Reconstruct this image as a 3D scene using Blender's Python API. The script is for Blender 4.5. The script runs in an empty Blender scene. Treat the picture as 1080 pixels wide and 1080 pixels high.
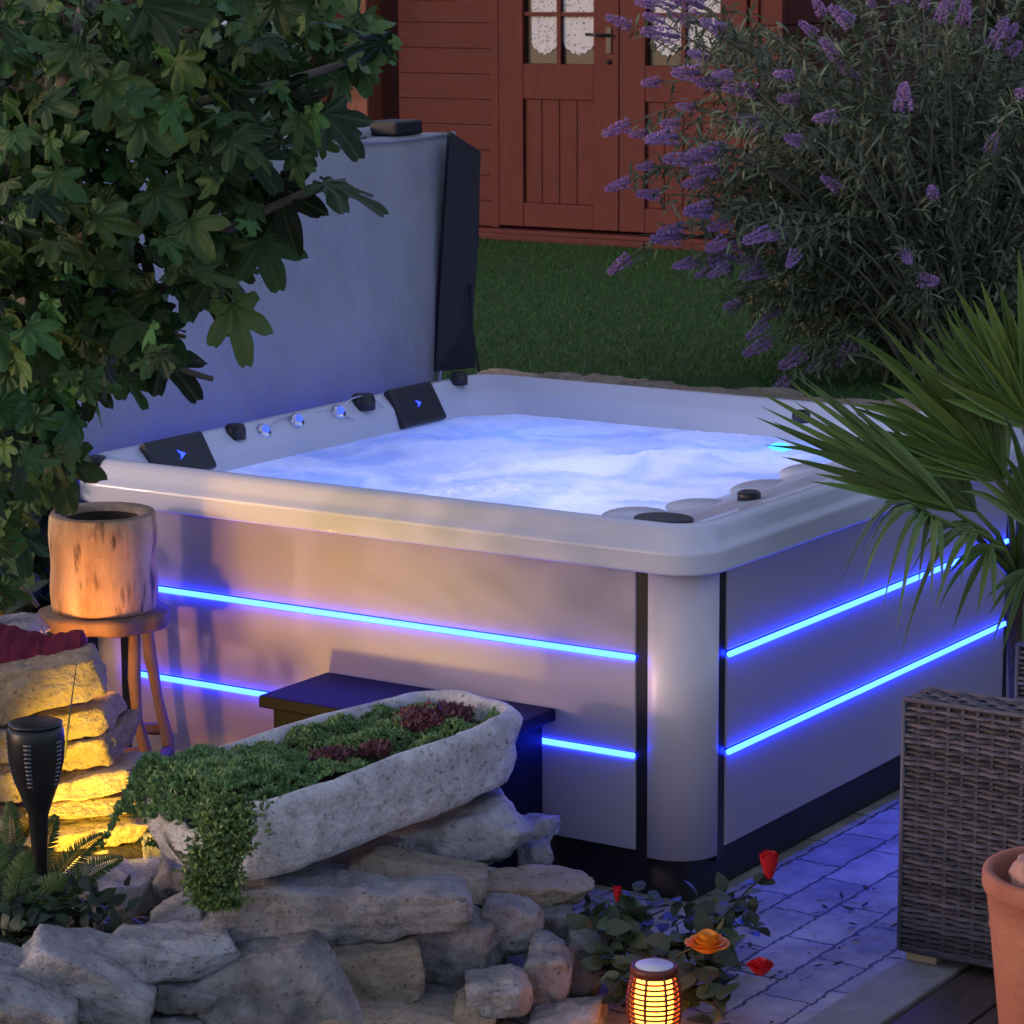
import bpy, bmesh, math, random
import numpy as np
from mathutils import Vector, Matrix, noise, Euler
random.seed(7); np.random.seed(7)
R = math.radians
scene = bpy.context.scene
col = scene.collection

# ------------------------------------------------------------------ camera
CP = Vector((3.26126, -5.75548, 2.21135))
FW = Vector((-0.53890264, 0.82159375, -0.1859238)).normalized()
RT = Vector((0.83665379, 0.54771171, -0.00472461)).normalized()
UP = RT.cross(FW).normalized(); RT = FW.cross(UP).normalized()
FPX = 3060.9
cd = bpy.data.cameras.new("camera"); cam = bpy.data.objects.new("camera", cd); col.objects.link(cam)
cam.matrix_world = Matrix.Translation(CP) @ Matrix((RT, UP, -FW)).transposed().to_4x4()
cd.sensor_width = 36; cd.lens = 36*FPX/1080; cd.clip_end = 500; cd.clip_start = 0.05
cd.dof.use_dof = True; cd.dof.focus_distance = 7.2; cd.dof.aperture_fstop = 16
scene.camera = cam

# ------------------------------------------------------------------ light: dusk sky and one low, weak, warm sun
SUN_DIR = Vector((-0.68, -0.72, 0.15)).normalized()          # towards the sun
w = bpy.data.worlds.new("World"); scene.world = w; w.use_nodes = True
nt = w.node_tree; nt.nodes.clear()
out = nt.nodes.new('ShaderNodeOutputWorld'); bg = nt.nodes.new('ShaderNodeBackground')
sky = nt.nodes.new('ShaderNodeTexSky'); sky.sky_type = 'NISHITA'; sky.sun_disc = False
sky.sun_elevation = math.asin(SUN_DIR.z); sky.sun_rotation = math.atan2(SUN_DIR.x, SUN_DIR.y)
sky.air_density = 1.0; sky.dust_density = 1.5; sky.ozone_density = 2.0
bg.inputs['Strength'].default_value = 0.15
# thin dusk cloud veils the clear sky: mix towards an even lavender grey
veil = nt.nodes.new('ShaderNodeMix'); veil.data_type = 'RGBA'; veil.inputs[0].default_value = 0.6
veil.inputs[7].default_value = (0.92, 0.84, 1.38, 1)
nt.links.new(sky.outputs[0], veil.inputs[6]); nt.links.new(veil.outputs[2], bg.inputs[0]); nt.links.new(bg.outputs[0], out.inputs[0])
sd = bpy.data.lights.new("sun", 'SUN'); sd.energy = 0.25; sd.angle = R(2.5); sd.color = (1.0, 0.56, 0.58)
so = bpy.data.objects.new("sun", sd); col.objects.link(so)
so.rotation_euler = SUN_DIR.to_track_quat('Z', 'Y').to_euler(); so.location = (-6, -8, 6)
scene.view_settings.view_transform = 'Standard'; scene.view_settings.look = 'None'
scene.view_settings.exposure = 1.5; scene.view_settings.gamma = 1
scene.render.engine = 'CYCLES'

# ------------------------------------------------------------------ helpers
def V(px, py, t):
    "point of the place seen at photo pixel px,py, t metres ahead"
    return CP + (FW + RT*((px-540)/FPX) - UP*((py-540)/FPX))*t
RH = Vector((RT.x, RT.y, 0)).normalized(); FH = Vector((FW.x, FW.y, 0)).normalized(); ZZ = Vector((0, 0, 1))
def ppm(t): return FPX/t

def tag(o, label=None, cat=None, group=None, kind=None):
    if label: o['label'] = label
    if cat: o['category'] = cat
    if group: o['group'] = group
    if kind: o['kind'] = kind
    return o
def empty(name, loc=(0, 0, 0), label=None, cat=None, group=None, rz=0):
    o = bpy.data.objects.new(name, None); col.objects.link(o); o.location = loc; o.rotation_euler[2] = rz
    o.empty_display_size = .1
    return tag(o, label, cat, group)

class MB:
    def __init__(s): s.v = []; s.f = []; s.smooth = []
    def add(s, vs, fs, smooth=False):
        n = len(s.v); s.v.extend([tuple(a) for a in vs]); s.f.extend([tuple(i+n for i in f) for f in fs]); s.smooth.extend([smooth]*len(fs))
        return s
    def box(s, a, b, bev=0.0, M=None):
        a = Vector(a); b = Vector(b)
        if bev <= 0:
            vs = [Vector((x, y, z)) for x in (a.x, b.x) for y in (a.y, b.y) for z in (a.z, b.z)]
            fs = [(0,1,3,2),(4,6,7,5),(0,4,5,1),(2,3,7,6),(0,2,6,4),(1,5,7,3)]
        else:
            bm = bmesh.new(); bmesh.ops.create_cube(bm, size=1)
            for v in bm.verts: v.co = Vector(((a.x+b.x)/2+v.co.x*(b.x-a.x), (a.y+b.y)/2+v.co.y*(b.y-a.y), (a.z+b.z)/2+v.co.z*(b.z-a.z)))
            bmesh.ops.bevel(bm, geom=bm.edges[:], offset=bev, segments=2, profile=.6, affect='EDGES')
            bm.verts.ensure_lookup_table()
            vs = [v.co.copy() for v in bm.verts]; fs = [tuple(v.index for v in f.verts) for f in bm.faces]; bm.free()
        if M is not None: vs = [M @ v for v in vs]
        return s.add(vs, fs)
    def tube(s, pts, rad, n=8, cap=True, smooth=True):
        pts = [Vector(p) for p in pts]
        if not hasattr(rad, '__len__'): rad = [rad]*len(pts)
        vs = []; fs = []; prev = None
        for i, p in enumerate(pts):
            d = (pts[min(i+1, len(pts)-1)]-pts[max(i-1, 0)]).normalized()
            if prev is None:
                u = d.cross(Vector((0, 0, 1)));
                if u.length < .05: u = d.cross(Vector((1, 0, 0)))
                u.normalize()
            else: u = (prev - d*prev.dot(d)).normalized()
            prev = u; v2 = d.cross(u)
            for k in range(n):
                a = 2*math.pi*k/n; vs.append(p+(u*math.cos(a)+v2*math.sin(a))*rad[i])
        for i in range(len(pts)-1):
            for k in range(n): fs.append((i*n+k, i*n+(k+1) % n, (i+1)*n+(k+1) % n, (i+1)*n+k))
        if cap: fs.append(tuple(range(n))[::-1]); fs.append(tuple((len(pts)-1)*n+k for k in range(n)))
        return s.add(vs, fs, smooth)
    def lathe(s, prof, c=(0, 0, 0), n=32, M=None, smooth=True, capb=True, capt=True):
        c = Vector(c); vs = []; fs = []
        for (r, z) in prof:
            for k in range(n):
                a = 2*math.pi*k/n; q = Vector((r*math.cos(a), r*math.sin(a), z)); vs.append(c+(M @ q if M is not None else q))
        m = len(prof)
        for i in range(m-1):
            for k in range(n): fs.append((i*n+k, i*n+(k+1) % n, (i+1)*n+(k+1) % n, (i+1)*n+k))
        if capb: fs.append(tuple(range(n))[::-1])
        if capt: fs.append(tuple((m-1)*n+k for k in range(n)))
        return s.add(vs, fs, smooth)
    def build(s, name, mat, parent=None, origin=None):
        me = bpy.data.meshes.new(name)
        off = Vector(origin) if origin is not None else Vector((0, 0, 0))
        pw = Vector(parent.location) if parent is not None else Vector((0, 0, 0))
        if parent is not None and parent.parent is not None: pw = Vector((0, 0, 0)) + parent_world(parent)
        base = off if origin is not None else pw
        me.from_pydata([(a[0]-base.x, a[1]-base.y, a[2]-base.z) for a in s.v], [], s.f)
        me.polygons.foreach_set('use_smooth', s.smooth)
        me.validate(); me.update()
        o = bpy.data.objects.new(name, me); col.objects.link(o)
        if mat: me.materials.append(mat)
        if parent is not None:
            o.parent = parent; o.location = base - pw
        else: o.location = base
        return o
def parent_world(o):
    p = Vector((0, 0, 0))
    while o is not None: p += Vector(o.location); o = o.parent
    return p

# ------------------------------------------------------------------ materials
def mat(name, base, rough=.6, metal=0, bump=0, bscale=40, var=0, vscale=6, base2=None, island=0, spec=None, trans=0, coat=0, stretch=None, bdist=.01, detail=8):
    m = bpy.data.materials.new(name); m.use_nodes = True; n = m.node_tree.nodes; L = m.node_tree.links
    b = n['Principled BSDF']; b.inputs['Roughness'].default_value = rough; b.inputs['Metallic'].default_value = metal
    b.inputs['Base Color'].default_value = (*base, 1)
    if spec is not None: b.inputs['Specular IOR Level'].default_value = spec
    if coat: b.inputs['Coat Weight'].default_value = coat
    tc = n.new('ShaderNodeTexCoord'); mp = n.new('ShaderNodeMapping'); L.new(tc.outputs['Object'], mp.inputs[0])
    if stretch: mp.inputs['Scale'].default_value = stretch
    colr = None
    if base2 is not None:
        t = n.new('ShaderNodeTexNoise'); t.inputs['Scale'].default_value = vscale; t.inputs['Detail'].default_value = detail; t.inputs['Roughness'].default_value = .62
        L.new(mp.outputs[0], t.inputs['Vector'])
        r = n.new('ShaderNodeValToRGB'); r.color_ramp.elements[0].position = .36; r.color_ramp.elements[1].position = .66
        r.color_ramp.elements[0].color = (*base, 1); r.color_ramp.elements[1].color = (*base2, 1)
        L.new(t.outputs[0], r.inputs[0]); colr = r.outputs[0]
    if island:
        g = n.new('ShaderNodeNewGeometry'); mr = n.new('ShaderNodeMapRange'); mr.inputs[3].default_value = 1-island; mr.inputs[4].default_value = 1+island
        L.new(g.outputs['Random Per Island'], mr.inputs[0])
        hs = n.new('ShaderNodeHueSaturation'); L.new(mr.outputs[0], hs.inputs['Value'])
        mh = n.new('ShaderNodeMapRange'); mh.inputs[3].default_value = .5-.05*island; mh.inputs[4].default_value = .5+.05*island
        mm = n.new('ShaderNodeMath'); mm.operation = 'FRACT'; ml = n.new('ShaderNodeMath'); ml.operation = 'MULTIPLY'; ml.inputs[1].default_value = 7.31
        L.new(g.outputs['Random Per Island'], ml.inputs[0]); L.new(ml.outputs[0], mm.inputs[0]); L.new(mm.outputs[0], mh.inputs[0]); L.new(mh.outputs[0], hs.inputs['Hue'])
        if colr: L.new(colr, hs.inputs['Color'])
        else: hs.inputs['Color'].default_value = (*base, 1)
        colr = hs.outputs[0]
    if colr: L.new(colr, b.inputs['Base Color'])
    if bump:
        t2 = n.new('ShaderNodeTexNoise'); t2.inputs['Scale'].default_value = bscale; t2.inputs['Detail'].default_value = 10; t2.inputs['Roughness'].default_value = .65
        L.new(mp.outputs[0], t2.inputs['Vector'])
        bp = n.new('ShaderNodeBump'); bp.inputs['Strength'].default_value = bump; bp.inputs['Distance'].default_value = bdist
        L.new(t2.outputs[0], bp.inputs['Height']); L.new(bp.outputs[0], b.inputs['Normal'])
    if trans:
        o = n['Material Output']; tr = n.new('ShaderNodeBsdfTranslucent'); mx = n.new('ShaderNodeMixShader'); mx.inputs[0].default_value = trans
        if colr: L.new(colr, tr.inputs[0])
        else: tr.inputs[0].default_value = (*base, 1)
        L.new(b.outputs[0], mx.inputs[1]); L.new(tr.outputs[0], mx.inputs[2]); L.new(mx.outputs[0], o.inputs[0])
    return m
def emis(name, c, s):
    m = bpy.data.materials.new(name); m.use_nodes = True; b = m.node_tree.nodes['Principled BSDF']
    b.inputs['Base Color'].default_value = (.05, .05, .05, 1); b.inputs['Emission Color'].default_value = (*c, 1); b.inputs['Emission Strength'].default_value = s
    return m
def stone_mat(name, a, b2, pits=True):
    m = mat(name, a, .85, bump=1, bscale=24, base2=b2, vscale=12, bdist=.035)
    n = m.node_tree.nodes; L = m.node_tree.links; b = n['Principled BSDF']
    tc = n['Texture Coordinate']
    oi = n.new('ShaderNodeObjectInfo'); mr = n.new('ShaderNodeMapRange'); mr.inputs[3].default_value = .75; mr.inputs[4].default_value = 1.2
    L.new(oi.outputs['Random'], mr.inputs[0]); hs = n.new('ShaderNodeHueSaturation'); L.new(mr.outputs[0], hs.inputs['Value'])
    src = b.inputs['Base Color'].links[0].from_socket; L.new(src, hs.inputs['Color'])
    # pits and pale lichen specks
    vo = n.new('ShaderNodeTexNoise'); vo.inputs['Scale'].default_value = 70; vo.inputs['Detail'].default_value = 3; L.new(tc.outputs['Object'], vo.inputs['Vector'])
    r = n.new('ShaderNodeValToRGB'); r.color_ramp.elements[0].position = .28; r.color_ramp.elements[1].position = .42
    r.color_ramp.elements[0].color = (.35, .35, .35, 1); r.color_ramp.elements[1].color = (1, 1, 1, 1); L.new(vo.outputs[0], r.inputs[0])
    mx = n.new('ShaderNodeMix'); mx.data_type = 'RGBA'; mx.blend_type = 'MULTIPLY'; mx.inputs[0].default_value = .9
    L.new(hs.outputs[0], mx.inputs[6]); L.new(r.outputs[0], mx.inputs[7])
    v3 = n.new('ShaderNodeTexNoise'); v3.inputs['Scale'].default_value = 22; v3.inputs['Detail'].default_value = 6; L.new(tc.outputs['Object'], v3.inputs['Vector'])
    r3 = n.new('ShaderNodeValToRGB'); r3.color_ramp.elements[0].position = .6; r3.color_ramp.elements[1].position = .72
    r3.color_ramp.elements[0].color = (0, 0, 0, 1); r3.color_ramp.elements[1].color = (.55, .55, .55, 1); L.new(v3.outputs[0], r3.inputs[0])
    m2 = n.new('ShaderNodeMix'); m2.data_type = 'RGBA'; L.new(r3.outputs[0], m2.inputs[0]); L.new(mx.outputs[2], m2.inputs[6]); m2.inputs[7].default_value = (.42, .40, .38, 1)
    L.new(m2.outputs[2], b.inputs['Base Color'])
    return m

M = {}
M['shell'] = mat('acrylic_shell', (.60, .62, .72), .34, bump=.05, bscale=300, coat=.3)
M['panel'] = mat('silver_panel', (.37, .335, .39), .42, bump=.06, bscale=260, stretch=(1, 1, 1))
M['corner'] = mat('corner_panel', (.62, .57, .60), .42, metal=.15)
M['black'] = mat('black_plastic', (.012, .012, .016), .35)
M['plinth'] = mat('black_plinth', (.010, .010, .014), .55)
M['pillow'] = mat('black_pillow', (.018, .018, .026), .45, bump=.2, bscale=200)
M['led'] = emis('blue_led', (.007, .024, 1.0), 15)
M['ledsmall'] = emis('blue_led_small', (.02, .05, 1.0), 1.2)
M['cyan'] = emis('cyan_lamp', (.03, .30, 1.0), 1.6)
M['chrome'] = mat('chrome', (.7, .7, .75), .15, metal=1)
M['cover'] = mat('cover_vinyl', (.27, .28, .30), .5, bump=.6, bscale=6, base2=(.34, .35, .37), vscale=3, bdist=.03)
M['coverdark'] = mat('cover_skirt', (.004, .004, .009), .55, bump=.2, bscale=20)
M['coverunder'] = mat('cover_under', (.45, .46, .50), .6, bump=.2, bscale=20)
M['redwood'] = mat('red_wood', (.085, .0085, .0045), .7, bump=.3, bscale=30, base2=(.115, .013, .007), vscale=5, stretch=(1, 1, 8))
M['redwood_v'] = mat('red_wood_vertical', (.090, .009, .005), .7, bump=.3, bscale=30, base2=(.12, .014, .0075), vscale=5, stretch=(8, 8, 1))
M['reddark'] = mat('red_dark_wood', (.05, .010, .008), .7)
M['orangewood'] = mat('orange_wood', (.20, .055, .025), .6, base2=(.28, .09, .045), vscale=6, stretch=(8, 8, 1))
M['roofing'] = mat('roof_felt', (.05, .045, .045), .9, bump=.4, bscale=60)
M['glassdark'] = mat('dark_window', (.006, .007, .010), .35)
M['lace'] = None
M['grass'] = mat('grass_blades', (.038, .135, .016), .6, island=.35, trans=.25)
M['lawn'] = mat('lawn', (.022, .07, .010), .95, bump=1, bscale=90, base2=(.035, .09, .014), vscale=25, bdist=.02)
M['soil'] = mat('soil', (.03, .022, .016), .95, bump=1, bscale=50, base2=(.05, .038, .028), vscale=20, bdist=.02)
M['stone'] = stone_mat('grey_stone', (.27, .265, .27), (.56, .55, .55))
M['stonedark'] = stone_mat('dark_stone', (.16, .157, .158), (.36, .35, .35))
M['stonetan'] = stone_mat('tan_stone', (.28, .23, .16), (.42, .35, .25))
M['sand'] = stone_mat('sandstone', (.34, .26, .18), (.45, .35, .24))
M['trough'] = stone_mat('whitewashed_stone', (.50, .49, .49), (.88, .87, .86))
M['sedum'] = mat('sedum', (.18, .31, .11), .6, island=.4, trans=.2)
M['sedumdry'] = mat('sedum_trail', (.17, .26, .08), .6, island=.4, trans=.2)
M['redsedum'] = mat('red_houseleek', (.15, .05, .055), .55, island=.35)
M['figleaf'] = mat('fig_leaf', (.048, .105, .024), .5, island=.85, trans=.2, bump=.5, bscale=30, spec=.3)
def veins(m):
    n = m.node_tree.nodes; L = m.node_tree.links; b = n['Principled BSDF']; at = n.new('ShaderNodeAttribute'); at.attribute_name = 'leafpos'
    sp = n.new('ShaderNodeSeparateXYZ'); L.new(at.outputs['Vector'], sp.inputs[0]); prev = None
    def mt(op, a, b_=None):
        q = n.new('ShaderNodeMath'); q.operation = op
        for i, v in enumerate((a, b_)):
            if v is None: continue
            if isinstance(v, (int, float)): q.inputs[i].default_value = v
            else: L.new(v, q.inputs[i])
        return q.outputs[0]
    for a in (0, 52, -52, 105, -105):
        c_, s_ = math.cos(R(a)), math.sin(R(a))
        dist = mt('ABSOLUTE', mt('SUBTRACT', mt('MULTIPLY', sp.outputs[0], c_), mt('MULTIPLY', sp.outputs[1], s_)))
        along = mt('ADD', mt('MULTIPLY', sp.outputs[0], s_), mt('MULTIPLY', sp.outputs[1], c_))
        dist = mt('ADD', dist, mt('MULTIPLY', mt('LESS_THAN', along, 0), 1))
        prev = dist if prev is None else mt('MINIMUM', prev, dist)
    mr = n.new('ShaderNodeMapRange'); mr.inputs[1].default_value = .008; mr.inputs[2].default_value = .035; mr.inputs[3].default_value = .55; mr.inputs[4].default_value = 0; L.new(prev, mr.inputs[0])
    src = b.inputs['Base Color'].links[0].from_socket; mx = n.new('ShaderNodeMix'); mx.data_type = 'RGBA'; L.new(mr.outputs[0], mx.inputs[0]); L.new(src, mx.inputs[6]); mx.inputs[7].default_value = (.09, .13, .055, 1)
    L.new(mx.outputs[2], b.inputs['Base Color'])
veins(M['figleaf'])
M['bark'] = mat('fig_bark', (.12, .10, .085), .85, bump=.6, bscale=40, base2=(.18, .16, .13), vscale=20)
M['hedge'] = mat('hedge_leaf', (.022, .040, .014), .6, island=.5)
M['ivy'] = mat('ivy_leaf', (.03, .055, .03), .45, island=.5, trans=.15)
M['buddleaf'] = mat('buddleia_leaf', (.12, .155, .085), .6, island=.55, trans=.2)
M['buddstem'] = mat('buddleia_stem', (.10, .10, .06), .7)
M['flower'] = mat('lilac_flower', (.40, .25, .50), .75, island=.4, trans=.25)
M['palmleaf'] = mat('palm_leaf', (.12, .19, .035), .38, island=.4, trans=.18, spec=.5)
M['palmtrunk'] = mat('palm_trunk', (.06, .045, .03), .9, bump=1, bscale=30, base2=(.11, .085, .06), vscale=15, bdist=.02)
M['bluegum'] = mat('cloth_maroon', (.13, .008, .035), .95, bump=.5, bscale=120)
M['wicker'] = mat('wicker', (.060, .058, .080), .42, island=.55, bump=.3, bscale=200, spec=.45)
M['wickerin'] = mat('wicker_frame', (.012, .010, .010), .8)
M['cushion'] = mat('cushion', (.30, .31, .36), .85, bump=.4, bscale=200)
M['terracotta'] = mat('terracotta', (.34, .115, .065), .8, bump=.5, bscale=60, base2=(.43, .17, .105), vscale=7)
M['shard'] = mat('shard', (.45, .24, .19), .8, bump=.5, bscale=30)
M['deck'] = mat('deck_wood', (.055, .038, .030), .6, bump=.5, bscale=25, base2=(.095, .068, .052), vscale=6, stretch=(10, 1, 10))
M['curb'] = mat('pale_edging', (.22, .21, .20), .85, bump=.6, bscale=30, base2=(.29, .27, .26), vscale=12)
M['foot'] = mat('foot_block', (.34, .28, .19), .7)
M['lampblack'] = mat('lamp_black', (.010, .010, .012), .38)
M['glowtint'] = mat('lamp_slats', (.12, .02, .008), .5)  # slats and cap: the flame's orange glow is put into the base colour
M['rose_leaf'] = mat('rose_leaf', (.040, .062, .028), .4, island=.5, trans=.15)
M['rosered'] = mat('rose_red', (.62, .015, .025), .5, trans=.25)
M['roseorange'] = mat('rose_orange', (.85, .30, .02), .5, trans=.25)
M['rosestem'] = mat('rose_stem', (.03, .035, .02), .6)
M['fern'] = mat('fern', (.07, .13, .03), .5, island=.3, trans=.3)
M['logside'] = mat('log_wood', (.34, .20, .09), .7, bump=1, bscale=20, base2=(.62, .44, .24), vscale=14, stretch=(1, 1, .25), bdist=.01)
M['logtop'] = mat('log_cut', (.20, .14, .10), .85, bump=.6, bscale=40, base2=(.36, .27, .19), vscale=20)
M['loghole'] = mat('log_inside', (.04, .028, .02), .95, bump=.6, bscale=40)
M['stool'] = mat('stool_wood', (.13, .085, .055), .75, bump=.6, bscale=25, base2=(.22, .15, .10), vscale=10, stretch=(1, 1, .4))
M['fire'] = emis('flame_core', (1.0, .26, .025), 5)
M['disc'] = mat('solar_disc', (.6, .6, .62), .4)
M['bulb'] = emis('garden_bulb', (1.0, .62, .10), 12)
M['box'] = mat('box_black', (.004, .004, .012), .6, spec=.15)

def log_cracks(m):
    n = m.node_tree.nodes; L = m.node_tree.links; b = n['Principled BSDF']; tc = n['Texture Coordinate']
    mp = n.new('ShaderNodeMapping'); mp.inputs['Scale'].default_value = (1, 1, .22); L.new(tc.outputs['Object'], mp.inputs[0])
    t = n.new('ShaderNodeTexNoise'); t.inputs['Scale'].default_value = 34; t.inputs['Detail'].default_value = 5; L.new(mp.outputs[0], t.inputs['Vector'])
    r = n.new('ShaderNodeValToRGB'); r.color_ramp.elements[0].position = .30; r.color_ramp.elements[1].position = .44
    r.color_ramp.elements[0].color = (.10, .07, .05, 1); r.color_ramp.elements[1].color = (1, 1, 1, 1); L.new(t.outputs[0], r.inputs[0])
    src = b.inputs['Base Color'].links[0].from_socket
    mx = n.new('ShaderNodeMix'); mx.data_type = 'RGBA'; mx.blend_type = 'MULTIPLY'; mx.inputs[0].default_value = .95
    L.new(src, mx.inputs[6]); L.new(r.outputs[0], mx.inputs[7]); L.new(mx.outputs[2], b.inputs['Base Color'])
log_cracks(M['logside'])

def lace_mat():
    m = mat('lace_curtain', (.55, .56, .58), .9); n = m.node_tree.nodes; L = m.node_tree.links; b = n['Principled BSDF']; tc = n['Texture Coordinate']
    v = n.new('ShaderNodeTexVoronoi'); v.inputs['Scale'].default_value = 58; L.new(tc.outputs['Object'], v.inputs['Vector'])
    r = n.new('ShaderNodeValToRGB'); r.color_ramp.elements[0].position = .22; r.color_ramp.elements[1].position = .38
    r.color_ramp.elements[0].color = (.22, .23, .25, 1); r.color_ramp.elements[1].color = (.62, .63, .66, 1)
    L.new(v.outputs['Distance'], r.inputs[0]); L.new(r.outputs[0], b.inputs['Base Color'])
    return m
M['lace'] = lace_mat()

def paving_mat():
    m = bpy.data.materials.new('stone_pavers'); m.use_nodes = True; n = m.node_tree.nodes; L = m.node_tree.links; b = n['Principled BSDF']
    tc = n.new('ShaderNodeTexCoord'); mp = n.new('ShaderNodeMapping'); mp.inputs['Rotation'].default_value = (0, 0, R(90)); mp.inputs['Location'].default_value = (.1, -.03, 0)
    L.new(tc.outputs['Object'], mp.inputs[0])
    nz = n.new('ShaderNodeTexNoise'); nz.inputs['Scale'].default_value = 38; L.new(mp.outputs[0], nz.inputs['Vector'])
    mix = n.new('ShaderNodeMix'); mix.data_type = 'VECTOR'; mix.inputs[0].default_value = .022; L.new(mp.outputs[0], mix.inputs[4]); L.new(nz.outputs['Color'], mix.inputs[5])
    br = n.new('ShaderNodeTexBrick'); br.inputs['Scale'].default_value = 1; br.inputs['Brick Width'].default_value = .26; br.inputs['Row Height'].default_value = .125
    br.inputs['Mortar Size'].default_value = .004; br.inputs['Mortar Smooth'].default_value = .4; br.offset = .37
    br.inputs['Color1'].default_value = (.30, .285, .235, 1); br.inputs['Color2'].default_value = (.42, .40, .33, 1); br.inputs['Mortar'].default_value = (.075, .07, .065, 1)
    L.new(mix.outputs[1], br.inputs['Vector'])
    n2 = n.new('ShaderNodeTexNoise'); n2.inputs['Scale'].default_value = 5; n2.inputs['Detail'].default_value = 9; n2.inputs['Roughness'].default_value = .7; L.new(tc.outputs['Object'], n2.inputs['Vector'])
    r = n.new('ShaderNodeValToRGB'); r.color_ramp.elements[0].position = .33; r.color_ramp.elements[1].position = .62
    r.color_ramp.elements[0].color = (.45, .44, .43, 1); r.color_ramp.elements[1].color = (1.1, 1.1, 1.1, 1); L.new(n2.outputs[0], r.inputs[0])
    mx = n.new('ShaderNodeMix'); mx.data_type = 'RGBA'; mx.blend_type = 'MULTIPLY'; mx.inputs[0].default_value = 1; L.new(br.outputs[0], mx.inputs[6]); L.new(r.outputs[0], mx.inputs[7])
    L.new(mx.outputs[2], b.inputs['Base Color']); b.inputs['Roughness'].default_value = .62
    inv = n.new('ShaderNodeMath'); inv.operation = 'SUBTRACT'; inv.inputs[0].default_value = 1; L.new(br.outputs['Fac'], inv.inputs[1])
    n3 = n.new('ShaderNodeTexNoise'); n3.inputs['Scale'].default_value = 14; n3.inputs['Detail'].default_value = 8; L.new(tc.outputs['Object'], n3.inputs['Vector'])
    ad = n.new('ShaderNodeMath'); ad.operation = 'MULTIPLY_ADD'; L.new(n3.outputs[0], ad.inputs[0]); ad.inputs[1].default_value = .9; L.new(inv.outputs[0], ad.inputs[2])
    bp = n.new('ShaderNodeBump'); bp.inputs['Strength'].default_value = .8; bp.inputs['Distance'].default_value = .012; L.new(ad.outputs[0], bp.inputs['Height']); L.new(bp.outputs[0], b.inputs['Normal'])
    return m
M['paving'] = paving_mat()

# ------------------------------------------------------------------ setting
def sheet(name, x0, x1, y0, y1, z, m, nx=1, ny=1, disp=0, dscale=3):
    mb = MB(); vs = []; fs = []
    for j in range(ny+1):
        for i in range(nx+1):
            x = x0+(x1-x0)*i/nx; y = y0+(y1-y0)*j/ny
            vs.append((x, y, z+(noise.noise(Vector((x*dscale, y*dscale, 0)))*disp if disp else 0)))
    for j in range(ny):
        for i in range(nx): a = j*(nx+1)+i; fs.append((a, a+1, a+nx+2, a+nx+1))
    mb.add(vs, fs, True); o = mb.build(name, m); o['kind'] = 'structure'; return o
sheet('ground', -60, 60, -40, 90, -.03, M['soil'], 1, 1)
sheet('paving', -2.9, .57, -1.6, 2.2, 0.0, M['paving'], 20, 20)
# stone edging strip of the terrace and the deck beside it
mb = MB(); mb.box((.574, -3, -.02), (.712, 2.2, .006), .004); tag(mb.build('kerb_strip', M['curb']), kind='structure')
mb = MB()
for k in range(14):
    x = .726+k*.148; mb.box((x, -3, -.02), (x+.138, 2.2, .002+.002*(k % 2)), .004)
tag(mb.build('deck_boards', M['deck']), kind='structure')
# raised lawn bank (a solid terrace 0.83 m up)
mb = MB(); mb.box((-40, 2.22, -.02), (40, 80, .80)); mb.box((-40, -2.5, -.02), (-3.2, 2.22, .80)); tag(mb.build('earth_bank', M['soil']), kind='structure')
sheet('lawn', -40, 40, 2.2, 80, .83, M['lawn'], 60, 60, .0)
# grass blades over the part of the lawn in view
def grass():
    N = 95000; xs = np.random.uniform(-5.6, .2, N); ys = 2.25+np.random.uniform(0, 1, N)**1.1*4.5
    h = np.random.uniform(.009, .024, N); a = np.random.uniform(0, 2*np.pi, N); wd = np.random.uniform(.0014, .003, N)
    lean = np.random.normal(0, .012, (N, 2)); vs = np.zeros((N, 3, 3))
    vs[:, 0] = np.stack([xs-np.cos(a)*wd, ys-np.sin(a)*wd, np.full(N, .828)], 1)
    vs[:, 1] = np.stack([xs+np.cos(a)*wd, ys+np.sin(a)*wd, np.full(N, .828)], 1)
    vs[:, 2] = np.stack([xs+lean[:, 0], ys+lean[:, 1], .83+h], 1)
    me = bpy.data.meshes.new('grass'); me.vertices.add(3*N); me.vertices.foreach_set('co', vs.ravel())
    me.loops.add(3*N); me.loops.foreach_set('vertex_index', np.arange(3*N)); me.polygons.add(N)
    me.polygons.foreach_set('loop_start', np.arange(N)*3); me.polygons.foreach_set('loop_total', np.full(N, 3)); me.update(calc_edges=True)
    o = bpy.data.objects.new('grass', me); col.objects.link(o); me.materials.append(M['grass'])
    tag(o, 'short green lawn grass between the hot tub and the red shed', 'grass', kind='stuff')
grass()

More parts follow.
